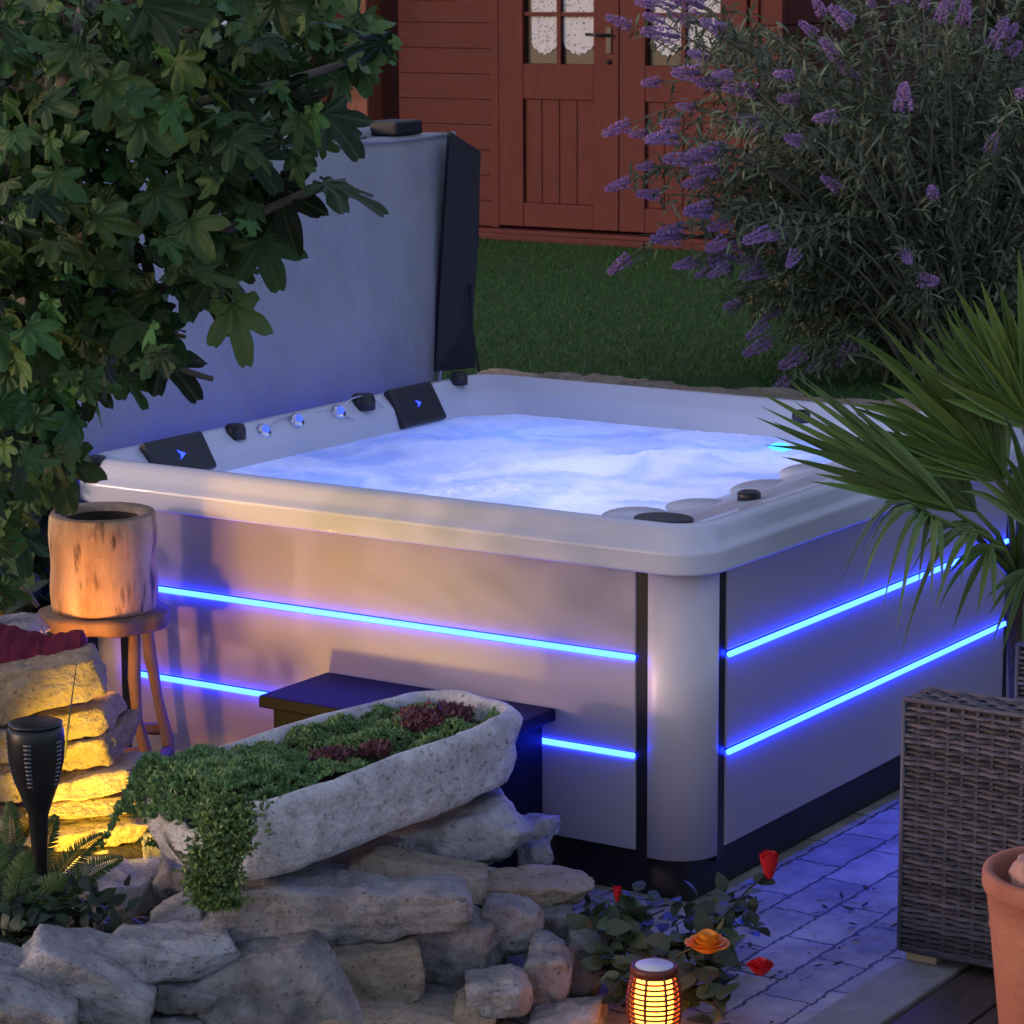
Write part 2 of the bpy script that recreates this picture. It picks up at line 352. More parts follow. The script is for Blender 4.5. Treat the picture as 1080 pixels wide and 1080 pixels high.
# ------------------------------------------------------------------ shed (front plane y = 6.6, base z = .83)
def shed():
    Y = 6.6; Z = .83
    root = empty('garden_shed', (-4.6, Y, Z), 'rust red wooden garden shed with glazed double doors behind the lawn', 'shed')
    mb = MB()
    for k in range(17):                     # horizontal log boards, rounded joints
        z = Z+.06+k*.128
        for (x0, x1) in ((-5.53, -4.955), (-3.42, -3.30)):
            mb.box((x0, Y, z+.001), (x1, Y+.05, z+.127), .003)
    for k in range(17):
        z = Z+.06+k*.128; mb.box((-3.35, Y+.06, z+.002), (-3.302, Y+3, z+.126), .008)
    mb.box((-6.9, Y+1.0, Z), (-5.53, Y+1.05, Z+2.3)); mb.box((-5.528, Y+.055, Z), (-5.48, Y+3, Z+2.25)); mb.box((-6.9, Y+3, Z), (-3.30, Y+3.05, Z+2.3))
    mb.build('wall', M['redwood'], root)
    mb = MB(); mb.box((-5.6, Y-.06, Z-.02), (-3.25, Y+.06, Z+.055), .006); mb.box((-4.95, Y-.10, Z+.0), (-3.42, Y-.062, Z+.035), .004)
    mb.build('plinth', M['redwood'], root)
    mb = MB()                               # door frame
    mb.box((-4.953, Y-.012, Z+.058), (-4.905, Y+.05, Z+2.0), .004); mb.box((-3.468, Y-.012, Z+.058), (-3.422, Y+.05, Z+2.0), .004); mb.box((-4.903, Y-.012, Z+1.94), (-3.47, Y+.05, Z+2.0), .004)
    mb.box((-4.953, Y-.012, Z+2.002), (-3.422, Y+.05, Z+2.24), .004)
    mb.build('door_frame', M['redwood_v'], root)
    for j, x0 in enumerate((-4.898, -4.186)):
        x1 = x0+.706
        mb = MB(); s = .145
        z0 = Z+.07; z1 = Z+1.93; zm = Z+.80; zw = Z+.885
        mb.box((x0, Y-.02, z0), (x0+s, Y+.02, z1), .004); mb.box((x1-s, Y-.02, z0), (x1, Y+.02, z1), .004)
        mb.box((x0+s+.001, Y-.018, z0), (x1-s-.001, Y+.02, z0+.12), .004); mb.box((x0+s+.001, Y-.018, zm-.09), (x1-s-.001, Y+.02, zw), .004); mb.box((x0+s+.001, Y-.018, z1-.12), (x1-s-.001, Y+.02, z1), .004)
        nb = 4; wb = (x1-x0-2*s)/nb
        for k in range(nb): mb.box((x0+s+k*wb+.002, Y-.004, z0+.121), (x0+s+(k+1)*wb-.002, Y+.012, zm-.091), .004)
        d = mb.build('door', M['redwood_v'], root)
        if j == 1: d['label'] = 'right door leaf half hidden behind the lilac bush'
        wx0 = x0+s+.0015; wx1 = x1-s-.0015
        mb = MB(); mb.box((wx0, Y+.012, zw+.001), (wx1, Y+.018, z1-.121)); win = mb.build('window', M['glassdark'], d)
        mb = MB(); xm = (wx0+wx1)/2
        mb.box((xm-.011, Y-.012, zw+.001), (xm+.011, Y+.008, z1-.121)); mb.box((wx0, Y-.010, zw+.235), (xm-.0115, Y+.006, zw+.255)); mb.box((xm+.0115, Y-.010, zw+.235), (wx1, Y+.006, zw+.255))
        mb.build('glazing_bar', M['redwood_v'], d)
        # lace curtain behind glazing bars, two gathered halves with scalloped hems
        mb = MB()
        for (a, b, zb) in ((wx0+.035, xm-.016, zw+.055), (xm+.016, wx1-.008, zw+.055)):
            n = 36; vs = []; fs = []
            for i in range(n+1):
                u = i/n; x = a+(b-a)*u
                yy = Y+.0085-.002*abs(math.sin(u*math.pi*3)); hem = zb+.05*(2*u-1)**2-.010*abs(math.sin(u*math.pi*5))
                for z in (hem, hem+.02, z1-.13): vs.append((x, yy, z))
            for i in range(n):
                for q in (0, 1): fs.append((i*3+q, (i+1)*3+q, (i+1)*3+q+1, i*3+q+1))
            mb.add(vs, fs, True)
        c = mb.build('curtain', M['lace'], win)
        if j == 0:
            mb = MB(); hx = x1-.055; hz = Z+1.03
            mb.tube([(hx, Y-.02, hz), (hx, Y-.055, hz), (hx-.11, Y-.06, hz+.004)], .008); mb.box((hx-.016, Y-.026, hz-.09), (hx+.016, Y-.0205, hz+.04), .002); mb.tube([(hx, Y-.021, hz-.13), (hx, Y-.031, hz-.13)], .012, 12)
            mb.build('handle', M['black'], d)
    mb = MB(); mb.box((-5.48, Y-.022, Z+1.20), (-5.2, Y-.002, Z+1.95), .004); mb.build('window', M['glassdark'], root)
    # open porch on the left: post, brace, dark interior, roof
    mb = MB(); mb.box((-5.80, Y-.10, Z), (-5.66, Y+.04, Z+2.3), .01); mb.build('porch_post', M['orangewood'], root)
    mb = MB(); mb.tube([(-6.12, Y-.03, Z+.35), (-5.84, Y-.03, Z+1.25), (-5.80, Y-.03, Z+1.5)], .04, 4, smooth=False); mb.build('brace', M['orangewood'], root)
    mb = MB(); mb.box((-6.9, Y-.05, Z+.4), (-5.82, Y-.02, Z+.5), .005); mb.build('rail', M['orangewood'], root)
    mb = MB(); mb.add([(-7.2, Y-.6, Z+2.25), (-3.1, Y-.6, Z+2.25), (-3.1, Y+1.6, Z+2.95), (-7.2, Y+1.6, Z+2.95), (-3.1, Y+3.6, Z+2.25), (-7.2, Y+3.6, Z+2.25),
                       (-7.2, Y-.6, Z+2.31), (-3.1, Y-.6, Z+2.31), (-3.1, Y+1.6, Z+3.01), (-7.2, Y+1.6, Z+3.01), (-3.1, Y+3.6, Z+2.31), (-7.2, Y+3.6, Z+2.31)],
                      [(0,1,2,3),(3,2,4,5),(6,9,8,7),(9,11,10,8),(0,6,7,1),(5,4,10,11),(0,3,9,6),(3,5,11,9),(1,7,8,2),(2,8,10,4)])
    mb.build('roof', M['roofing'], root)
shed()

# ------------------------------------------------------------------ foliage helpers
def leaf_simple(mb, p, d, nrm, L, W, bend=.2, seg=2):
    "lanceolate leaf, d direction, nrm normal"
    d = d.normalized(); s = d.cross(nrm); 
    if s.length < 1e-4: return
    s.normalize(); nn = s.cross(d)
    prof = [(0, .12), (.35, 1), (.7, .75), (1, .0)] if seg > 2 else [(0, .1), (.45, 1), (1, 0)]
    vs = []; fs = []
    for (t, wv) in prof:
        c = p+d*L*t-nn*L*bend*t*t
        if wv == 0: vs.append(c)
        else: vs += [c-s*W*wv/2+nn*W*.12*wv, c+s*W*wv/2+nn*W*.12*wv]
    k = 0
    for i in range(len(prof)-2): fs.append((k, k+1, k+3, k+2)); k += 2
    fs.append((k, k+1, k+2)); mb.add(vs, fs, True)
def rnd_unit():
    while 1:
        v = Vector((random.uniform(-1, 1), random.uniform(-1, 1), random.uniform(-1, 1)))
        if .05 < v.length < 1: return v.normalized()

# dark hedges beyond (each one hedge)
def hedge(name, x0, x1, y0, y1, z0, z1, n, L, label, m):
    mb = MB(); inner = MB()
    c = Vector(((x0+x1)/2, (y0+y1)/2, z0))
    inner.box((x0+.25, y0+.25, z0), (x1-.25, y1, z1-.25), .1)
    for i in range(n):
        f = random.random()
        x = random.uniform(x0, x1); z = random.uniform(z0, z1); y = y0+abs(random.gauss(0, .12))+.25*noise.noise(Vector((x*1.5, z*1.5, 3)))+.1
        if f < .2: z = z1-abs(random.gauss(0, .1)); y = random.uniform(y0, y1)
        leaf_simple(mb, Vector((x, y, z)), rnd_unit()+Vector((0, -.3, -.3)), rnd_unit(), L*random.uniform(.6, 1.3), L*.55, .2)
    root = empty(name, c, label, 'hedge')
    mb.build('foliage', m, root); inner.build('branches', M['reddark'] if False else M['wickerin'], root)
hedge('hedge', -3.0, 5, 7.4, 8.4, .8, 3.4, 9000, .085, 'dark tall hedge behind the lilac bush right of the shed', M['hedge'])
hedge('hedge', -10, -6.3, 5.6, 6.3, .8, 3.2, 5000, .085, 'dark tall hedge left of the shed porch', M['hedge'])

# ------------------------------------------------------------------ stones
ico_cache = {}
def ico(sub):
    if sub not in ico_cache:
        bm = bmesh.new(); bmesh.ops.create_icosphere(bm, subdivisions=sub, radius=1)
        ico_cache[sub] = ([v.co.copy() for v in bm.verts], [tuple(v.index for v in f.verts) for f in bm.faces]); bm.free()
    return ico_cache[sub]
def stone_mesh(sx, sy, sz, seed, e=.55, sub=4, cuts=9, rough=.05):
    rs = random.Random(seed); vs, fs = ico(5 if sub >= 4 else sub)
    planes = []; rnd = min(1, max(0, (e-.35)/.4)); cuts = 7+int(9*rnd)
    for ax in range(3):
        for sg in (-1, 1):
            n = Vector([rs.gauss(0, .11) for _ in range(3)]); n[ax] = sg; n.normalize(); planes.append((n, 1.0))
    for _ in range(cuts):
        n = Vector((rs.gauss(0, 1), rs.gauss(0, 1), rs.gauss(0, 1))).normalized(); sup = abs(n.x)+abs(n.y)+abs(n.z); planes.append((n, sup*rs.uniform(.66-.06*rnd, .90-.10*rnd)))
    out = []; off = Vector((seed*3.1, seed*1.7, seed*.9)); mn = min(sx, sy, sz)
    for v in vs:
        k = min(o/max(1e-6, v.dot(n)) for n, o in planes if v.dot(n) > .02)
        p = v*k; l = p.length
        p = Vector((p.x*sx/2*1.06, p.y*sy/2*1.04, p.z*sz/2*1.10))
        q = p*10
        n1 = noise.fractal(q*.8+off, 1.0, 2.0, 3)*.011; n2 = noise.fractal(q*3.4+off, .75, 2.1, 5)*.0042
        rid = -max(0, noise.noise(q*2.2+off*1.3)-.15)*.012
        lay = noise.noise(Vector((p.x*5, p.y*5, p.z*48))+off)*.0035
        out.append(p+v*((n1+lay+rid)*min(1.3, mn/.08)+n2))
    return out, fs
def place_stone(name, c, sx, sy, sz, rot, m, seed, label, group, e=.5, sub=4, cuts=9, rough=.06):
    vs, fs = stone_mesh(sx, sy, sz, seed, e, sub, cuts, rough)
    me = bpy.data.meshes.new(name); me.from_pydata([tuple(v) for v in vs], [], fs); me.polygons.foreach_set('use_smooth', [True]*len(fs)); me.update()
    me.materials.append(m); o = bpy.data.objects.new(name, me); col.objects.link(o); o.matrix_world = Matrix.Translation(c) @ rot
    tag(o, label, 'rock', group); return o
def face_rot(tilt=0, yaw=0, pitch=0):
    B = Matrix((RH, FH, ZZ)).transposed().to_4x4()
    return B @ Matrix.Rotation(R(yaw), 4, 'Z') @ Matrix.Rotation(R(tilt), 4, 'Y') @ Matrix.Rotation(R(pitch), 4, 'X')
def stone_px(x0, y0, x1, y1, t, dep, tilt, m, label, group, e=.5, sub=4, yaw=0, cuts=9, rough=.06, pitch=0):
    s = t/FPX; w_ = (x1-x0)*s; h = max(.045, ((y1-y0)*s-dep*(.20 if group != G2 else .17))/.97)
    c = V((x0+x1)/2, (y0+y1)/2, t)
    stone_px.k += 1
    ta = abs(math.tan(R(tilt))); w2 = w_; h2 = max(h*.6, h-w_*ta*.55)
    return place_stone('stone', c, w2, dep, h2, face_rot(tilt, yaw, pitch), M[m], stone_px.k*7+1, label, group, e, sub, cuts, rough)
stone_px.k = 0
G1 = 'grey rocks of the front rockery'; G2 = 'stacked flat sandstones lit yellow beside the torch lamp'; G3 = 'edging stones along the lawn behind the hot tub'
S = stone_px
# front rockery
S(268, 912, 486, 990, 6.30, .26, 1, 'stone', 'broad pale grey slab directly under the stone trough', G1, .4, 5)
S(372, 893, 511, 942, 6.42, .16, 12, 'stonetan', 'flat tan slab between the trough and the broad grey slab', G1, .4)
S(395, 842, 552, 922, 6.70, .25, -8, 'stone', 'large slanting grey slab under the right end of the trough', G1, .45, 5)
S(528, 856, 588, 898, 6.85, .10, -14, 'stone', 'thin pointed grey slab poking out by the black step', G1, .7)
S(509, 916, 612, 955, 6.50, .16, 4, 'sand', 'pale cream flat stone on the right end of the rockery', G1, .55)
S(508, 942, 566, 1008, 6.32, .12, 6, 'stonedark', 'small dark rounded stone below the pale cream flat stone', G1, .65)
S(426, 950, 522, 1048, 6.28, .14, 6, 'stonedark', 'dark square stone right of the tan block', G1, .5)
S(340, 986, 440, 1058, 6.20, .16, -4, 'stonetan', 'tan block set below the broad pale slab', G1, .4)
S(218, 984, 352, 1092, 6.12, .20, -10, 'stonedark', 'biggest dark block in the middle of the rockery', G1, .36, 5)
S(112, 974, 240, 1030, 6.12, .20, 4, 'stone', 'pitted light grey flat stone left of the biggest dark block', G1, .5)
S(20, 972, 162, 1092, 6.05, .24, 22, 'stone', 'large pitted grey boulder below the torch lamp', G1, .45, 5)
S(-50, 1000, 84, 1100, 5.95, .24, 22, 'stone', 'rough grey boulder in the bottom left corner', G1, .45, 5)
S(160, 1022, 222, 1066, 6.10, .16, 4, 'stonedark', 'small dark stone under the pitted light grey flat stone', G1, .5)
S(158, 938, 232, 1000, 6.38, .22, -24, 'stone', 'slanting grey slab below the trailing sedum on its left', G1, .45)
S(220, 946, 322, 1010, 6.30, .22, 16, 'stone', 'pitted grey slab below the trailing sedum on its right', G1, .5)
S(56, 908, 176, 990, 6.60, .28, 2, 'stone', 'rounded grey boulder at the foot of the yellow lit stack', G1, .6, 5)
S(343, 1044, 484, 1100, 6.12, .18, 8, 'stonetan', 'brownish broad stone at the bottom edge under the tan block', G1, .5)
S(493, 1016, 566, 1076, 6.15, .16, 2, 'stone', 'round grey cobble low on the right end of the rockery', G1, .75)
S(478, 1046, 520, 1100, 6.14, .12, 2, 'stonetan', 'small brown upright stone left of the round grey cobble', G1, .6)
S(560, 950, 612, 994, 6.42, .14, 4, 'stonedark', 'small dark stone under the tip of the pale cream flat stone', G1, .65)
S(552, 985, 600, 1082, 6.26, .16, 12, 'stonedark', 'tall brownish stone at the right end of the rockery', G1, .6)
S(588, 976, 632, 1064, 6.34, .16, 14, 'stonedark', 'outermost rounded dark stone at the right end of the rockery', G1, .7)
S(562, 1052, 634, 1100, 6.16, .14, -6, 'stone', 'pale stone beside the glowing lantern', G1, .55)
S(168, 898, 214, 962, 6.62, .16, 6, 'stone', 'grey stone tucked under the left end of the trough', G1, .6)
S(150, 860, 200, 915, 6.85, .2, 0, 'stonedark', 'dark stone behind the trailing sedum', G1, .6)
S(305, 1050, 352, 1100, 6.10, .12, 10, 'stone', 'small grey stone at the bottom edge beside the dark block', G1, .6)
S(150, 1060, 218, 1100, 6.08, .14, -4, 'stonedark', 'low dark stone at the bottom edge left of the dark block', G1, .6)
S(545, 886, 578, 922, 6.75, .1, 0, 'stonedark', 'small round dark stone behind the cream flat stone', G1, .8)
S(478, 915, 530, 948, 6.50, .12, 10, 'stone', 'small wedge stone between the tan slab and the cream stone', G1, .5)
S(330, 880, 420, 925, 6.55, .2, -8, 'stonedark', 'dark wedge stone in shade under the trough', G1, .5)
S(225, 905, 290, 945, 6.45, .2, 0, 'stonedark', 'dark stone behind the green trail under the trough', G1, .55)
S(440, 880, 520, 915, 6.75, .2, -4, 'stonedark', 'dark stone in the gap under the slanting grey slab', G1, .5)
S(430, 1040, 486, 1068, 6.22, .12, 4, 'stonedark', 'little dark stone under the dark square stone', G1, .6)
# left stack
S(-50, 682, 104, 756, 6.95, .26, -9, 'sand', 'big cream block on top of the yellow lit stack', G2, .38, 5)
S(34, 730, 121, 778, 7.0, .24, -8, 'sand', 'flat sandstone second from the top of the stack', G2, .5)
S(-50, 745, 50, 800, 6.95, .26, 2, 'sand', 'shaded sandstone behind the torch lamp', G2, .5)
S(40, 756, 137, 808, 7.0, .24, -10, 'sand', 'rounded flat sandstone third from the top of the stack', G2, .55)
S(46, 794, 146, 842, 6.98, .24, -10, 'sand', 'thick wedge sandstone in the middle of the stack', G2, .5)
S(40, 820, 158, 862, 6.96, .24, -7, 'sand', 'thin ragged sandstone below the wedge stone', G2, .5)
S(50, 850, 164, 890, 6.94, .24, -6, 'sand', 'bright yellow lit flat sandstone above the lowest layer', G2, .45)
S(50, 880, 162, 925, 6.92, .24, -3, 'sand', 'lowest and brightest yellow sandstone of the stack', G2, .45)
S(-50, 798, 44, 845, 6.98, .24, 0, 'sand', 'flat sandstone left of the torch lamp head', G2, .5)
S(-50, 842, 44, 890, 6.98, .24, 0, 'sand', 'low sandstone left of the torch lamp stem behind ferns', G2, .5)
S(-40, 645, 40, 690, 7.15, .24, -6, 'stone', 'bluish grey stone behind the maroon cloth', G2, .6)
# filler soil mound inside the rockery
def mound():
    vs = []; fs = []; n = 40
    p0 = V(-150, 1000, 6.9); 
    for j in range(n+1):
        for i in range(n+1):
            u = i/n; v = j/n
            a = Vector((-2.3, -1.0, 0)).lerp(Vector((-.25, -.55, 0)), u); b = a+FH*(.75*v-.28)
            h = .42*math.sin(math.pi*min(1, v*1.0))**.6*(1-.55*u)*(1 if u < .93 else max(0, (1-u)/.07))
            vs.append((b.x, b.y, h*.72-.02+noise.noise(b*9)*.012))
    for j in range(n):
        for i in range(n): a = j*(n+1)+i; fs.append((a, a+1, a+n+2, a+n+1))
    mb = MB(); mb.add(vs, fs, True); tag(mb.build('soil_mound', M['soil']), kind='structure')
mound()
# lawn edging stones behind the tub
ex = [(505, 560), (556, 618), (612, 668), (640, 700), (694, 778), (772, 828), (822, 880), (874, 930), (924, 975), (972, 1020), (1016, 1080)]
lab = ['flattest pale', 'long pale', 'thin tan', 'low grey', 'broad brownish', 'rounded tan', 'small pale', 'rough tan', 'squat grey', 'dark brown', 'wide grey']
where = ['beside the tall cover', 'second from the tall cover', 'third from the tall cover', 'fourth from the tall cover', 'behind the middle of the tub edge', 'right of the middle behind the tub', 'just left of the palm tips', 'behind the palm leaf tips', 'behind the middle of the palm fan', 'between palm fan and lilac bush', 'at the far right behind the palm']
for i, (a, b) in enumerate(ex):
    yy = 2.24+.02*(i % 3); px = (a+b)/2
    d = (FW+RT*((px-540)/FPX)-UP*((408+.10*(px-700)/2-540)/FPX)); t = (yy-CP.y)/d.y; c = CP+d*t
    c.z = .835
    wd = (b-a)*t/FPX/.837*1.02
    place_stone('edging_stone', c, wd, .22, .055+.008*(i % 3), Matrix.Rotation(R(random.uniform(-8, 8)), 4, 'Z'), M['stonetan' if i % 2 else 'sand'], 300+i, lab[i]+' edging stone '+where[i], G3, .45, 4)
# retaining wall faces below the lawn edge
mb = MB(); mb.box((-3.19, 2.16, -.02), (4, 2.215, .80)); tag(mb.build('retaining_wall', M['stonedark']), 'grey retaining wall holding the lawn behind the hot tub', 'wall')

# ------------------------------------------------------------------ hot tub
W_, L_ = 1.907, 1.925; HB, HL, HU, HT = .117, .351, .5915, .806; A_ = .1657; B_ = .1463; OV = .028
def rrect(x0, x1, y0, y1, r, z, n=10, r2=None):
    pts = []
    for j, (sx, sy, a0) in enumerate(((1, -1, -90), (1, 1, 0), (-1, 1, 90), (-1, -1, 180))):
        q = r2 if (r2 and j == 0) else r
        cx = (x1-q) if sx > 0 else (x0+q); cy = (y1-q) if sy > 0 else (y0+q)
        for k in range(n+1):
            a = R(a0+90*k/n); pts.append(Vector((cx+q*math.cos(a), cy+q*math.sin(a), z)))
    return pts
def loft(mb, rings, closed_bottom=False, smooth=True):
    n = len(rings[0]); vs = [p for r in rings for p in r]; fs = []
    for i in range(len(rings)-1):
        for k in range(n): fs.append((i*n+k, i*n+(k+1) % n, (i+1)*n+(k+1) % n, (i+1)*n+k))
    if closed_bottom: fs.append(tuple((len(rings)-1)*n+k for k in range(n)))
    mb.add(vs, fs, smooth)
WZ = .812
def hot_tub():
    root = empty('hot_tub', (-W_/2, L_/2, 0), 'square white hot tub with silver side panels and glowing blue light strips', 'hot tub')
    x0, x1, y0, y1 = -W_-OV, OV, -OV, L_+OV
    mb = MB()
    def rr(i, z, r, l=0, rt=0, f=0, b=0, r2=None): return rrect(x0+i+l, x1-i-rt, y0+i+f, y1-i-b, r, z, 16, r2)
    rings = [rr(.05, HT+.03, .08), rr(.034, HT+.03, .09), rr(.026, HT+.012, .10), rr(.022, HT+.001, .10), rr(.004, HT, .11), rr(0, HT+.002, .115), rr(0, HT+.008, .115), rr(0, .852, .115), rr(0, .858, .115), rr(.003, .863, .112), rr(.010, .870, .108), rr(.014, .876, .105), rr(.018, .884, .10),
             rr(.026, .904, .095), rr(.032, .915, .09), rr(.042, .920, .088), rr(.056, .920, .082), rr(.064, .917, .08), rr(.068, .913, .08),
             rr(.072, .908, .08, .0, .04, 0, 0, .10), rr(.078, .900, .09, .004, .10, .002, .004, .16), rr(.088, .885, .11, .008, .16, .004, .008, .22), rr(.092, .875, .13, .012, .21, .006, .01, .28), rr(.10, .845, .15, .015, .26, .008, .012, .34), rr(.105, .80, .15, .02, .29, .01, .02, .36), rr(.12, .70, .15, .05, .30, .02, .04, .36), rr(.2, .35, .15, .2, .3, .1, .1)]
    loft(mb, rings, True); sh = mb.build('shell', M['shell'], root)
    # plinth
    mb = MB(); mb.box((-W_+.03, .03, 0), (-.03, L_-.03, HB+.01), .01); mb.build('plinth', M['plinth'], root)
    t = .03
    def panel(a, b): mb = MB(); mb.box(a, b, .004); return mb.build('side_panel', M['panel'], root)
    def split(ax, lo, hi, face, sgn):
        # three boards stacked with a groove for each light strip
        for (z0, z1) in ((HB, HL-.0088), (HL+.0088, HU-.0088), (HU+.0088, HT-.002)):
            if ax == 'x':
                a = (lo, min(face, face+sgn*t), z0); b = (hi, max(face, face+sgn*t), z1)
            else:
                a = (min(face, face+sgn*t), lo, z0); b = (max(face, face+sgn*t), hi, z1)
            panel(a, b)
        for z in (HL, HU):
            mb = MB(); rad = .0072
            if ax == 'x': p = [(lo+.004, face-sgn*.004, z), (hi-.004, face+sgn*.001, z)]
            else: p = [(face-sgn*.004, lo+.004, z), (face-sgn*.004, hi-.004, z)]
            mb.tube(p, rad, 10); mb.build('light_strip', M['led'], root)
    split('x', -W_+A_, -A_, 0, 1); split('y', B_, L_-B_, 0, -1); split('y', B_, L_-B_, -W_, 1)
    mb = MB(); mb.box((-W_+A_, L_-t, HB), (-A_, L_, HT-.002), .004); mb.build('side_panel', M['panel'], root)
    # dark trim strips and rounded corner posts
    s = .034
    for (cx, cy, sx, sy) in ((0, 0, -1, 1), (0, L_, -1, -1), (-W_, 0, 1, 1), (-W_, L_, 1, -1)):
        mb = MB(); mb.box((min(cx+sx*(A_-s), cx+sx*(A_-.001)), min(cy+sy*.004, cy+sy*.03), HB-.03), (max(cx+sx*(A_-s), cx+sx*(A_-.001)), max(cy+sy*.004, cy+sy*.03), HT-.002)); mb.build('trim_strip', M['black'], root)
        mb = MB(); mb.box((min(cx+sx*.004, cx+sx*.03), min(cy+sy*(B_-.038), cy+sy*(B_-.001)), HB-.03), (max(cx+sx*.004, cx+sx*.03), max(cy+sy*(B_-.038), cy+sy*(B_-.001)), HT-.002)); mb.build('trim_strip', M['black'], root)
        # corner: quarter round sheet
        r = .105; xa = A_-s-.001; yb = B_-.039; pts = []
        pts.append((xa, .0)); 
        for k in range(15):
            a = R(90*k/14); pts.append((r-r*math.sin(a), r-r*math.cos(a)))
        pts.append((0, yb)); n = len(pts); vs = []; fs = []
        zb, zt = HB-.012, HT-.002
        for (u, v) in pts: vs.append((cx+sx*u, cy+sy*v, zb)); vs.append((cx+sx*u, cy+sy*v, zt))
        for (u, v) in pts: vs.append((cx+sx*(u+.02), cy+sy*(v+.02), zb)); vs.append((cx+sx*(u+.02), cy+sy*(v+.02), zt))
        m2 = 2*n
        for i in range(n-1):
            fs.append((2*i, 2*i+2, 2*i+3, 2*i+1)); fs.append((m2+2*i, m2+2*i+1, m2+2*i+3, m2+2*i+2)); fs.append((2*i, m2+2*i, m2+2*i+2, 2*i+2)); fs.append((2*i+1, 2*i+3, m2+2*i+3, m2+2*i+1))
        fs.append((0, 1, m2+1, m2)); fs.append((2*n-2, m2+2*n-2, m2+2*n-1, 2*n-1))
        mb = MB(); mb.add(vs, fs, True); mb.build('corner_post', M['corner'], root)
    # black head cushions on the left shoulder, with blue lit emblem
    def cushion(px, py, wd, hg, lean, em):
        c = VX(px, py, -1.838)
        ex_ = Vector((0, 1, 0)); up = Vector((-.50, 0, .866)).normalized(); nn = ex_.cross(up)*-1
        nn = Vector((.866, 0, .50)).normalized(); Mx = Matrix((ex_, up, nn)).transposed().to_4x4()
        Mx = Matrix.Translation(c+nn*.004) @ Mx
        mb = MB(); mb.box((-wd/2, -hg/2, -.012), (wd/2, hg/2, .014), .010, Mx); o = mb.build('head_cushion', M['pillow'], root)
        mb = MB(); q = [(-.012, -.014), (.016, .0), (-.012, .014), (-.004, 0)]
        vs = [Mx @ Vector((a*em, b*em, z)) for z in (.0145, .0165) for a, b in q]
        mb.add(vs, [(0,3,2,1),(4,5,6,7),(0,1,5,4),(1,2,6,5),(2,3,7,6),(3,0,4,7)]); mb.build('emblem', M['ledsmall'], o)
    cushion(187, 482, .25, .115, 0, 1.0); cushion(437, 428, .23, .13, 0, .8)
    def cap(px, py, z, r, h, nm='cap', m='black', part=True):
        c = VZ(px, py, z) if px > 490 or px < 120 else VX(px, py, -1.858)+ZZ*.010; mb = MB(); mb.lathe([(r*1.05, -.02), (r*1.05, .002), (r*.95, h*.7), (r*.8, h), (r*.3, h*1.02)], c, 24)
        return mb.build(nm, M[m], root)
    cap(248, 459, .915, .030, .022); cap(383, 428, .915, .036, .026); cap(484, 402, .918, .027, .018); cap(845, 438, .918, .026, .014); cap(790, 521, .916, .028, .008); cap(100, 484, .918, .03, .008)
    c = VZ(700, 547, .912); mb = MB(); mb.lathe([(.072, -.01), (.074, .001), (.070, .004), (.05, .006), (.01, .0065)], c, 36, Matrix(((1.0, 0, 0), (0, .85, 0), (0, 0, 1)))); mb.build('filter_lid', M['pillow'], root)
    for (px, py) in ((278, 455), (313, 444), (357, 435), (960, 468)):
        c = VZ(px, py, .905) if px > 490 else VX(px, py, -1.846); KM = Vector((.75, 0, .66)).to_track_quat('Z', 'Y').to_matrix() if px < 490 else None; mb = MB(); mb.lathe([(.022, -.02), (.024, .006), (.018, .010)], c, 20, KM); k = mb.build('jet_knob', M['chrome'], root)
        mb = MB(); mb.lathe([(.012, .0102), (.011, .016), (.005, .018)], c, 16, KM); mb.build('knob_light', M['ledsmall'], k)
    # white wave shaped shoulder mouldings on the right and left side
    for (px, py, ax, ay) in ((672, 545, .09, .09), (742, 536, .10, .09), (806, 516, .08, .12), (852, 498, .07, .10)):
        c = VZ(px, py, .868); vs_, fs_ = ico(3); mb = MB(); mb.add([(c.x+v.x*ax, c.y+v.y*ay, c.z+v.z*.020) for v in vs_], fs_, True); mb.build('shoulder_moulding', M['shell'], root)
    for (px, py) in ((822, 474),):
        c = VZ(px, py, WZ+.004); vs_, fs_ = ico(2); mb = MB(); mb.add([(c.x+v.x*.035, c.y+v.y*.04, c.z+v.z*.02) for v in vs_], fs_, True); mb.build('underwater_lamp', M['cyan'], root)
    return root
def VX(px, py, x):
    d = FW+RT*((px-540)/FPX)-UP*((py-540)/FPX); return CP+d*((x-CP.x)/d.x)
def VZ(px, py, z):
    d = FW+RT*((px-540)/FPX)-UP*((py-540)/FPX); return CP+d*((z-CP.z)/d.z)
tub = hot_tub()

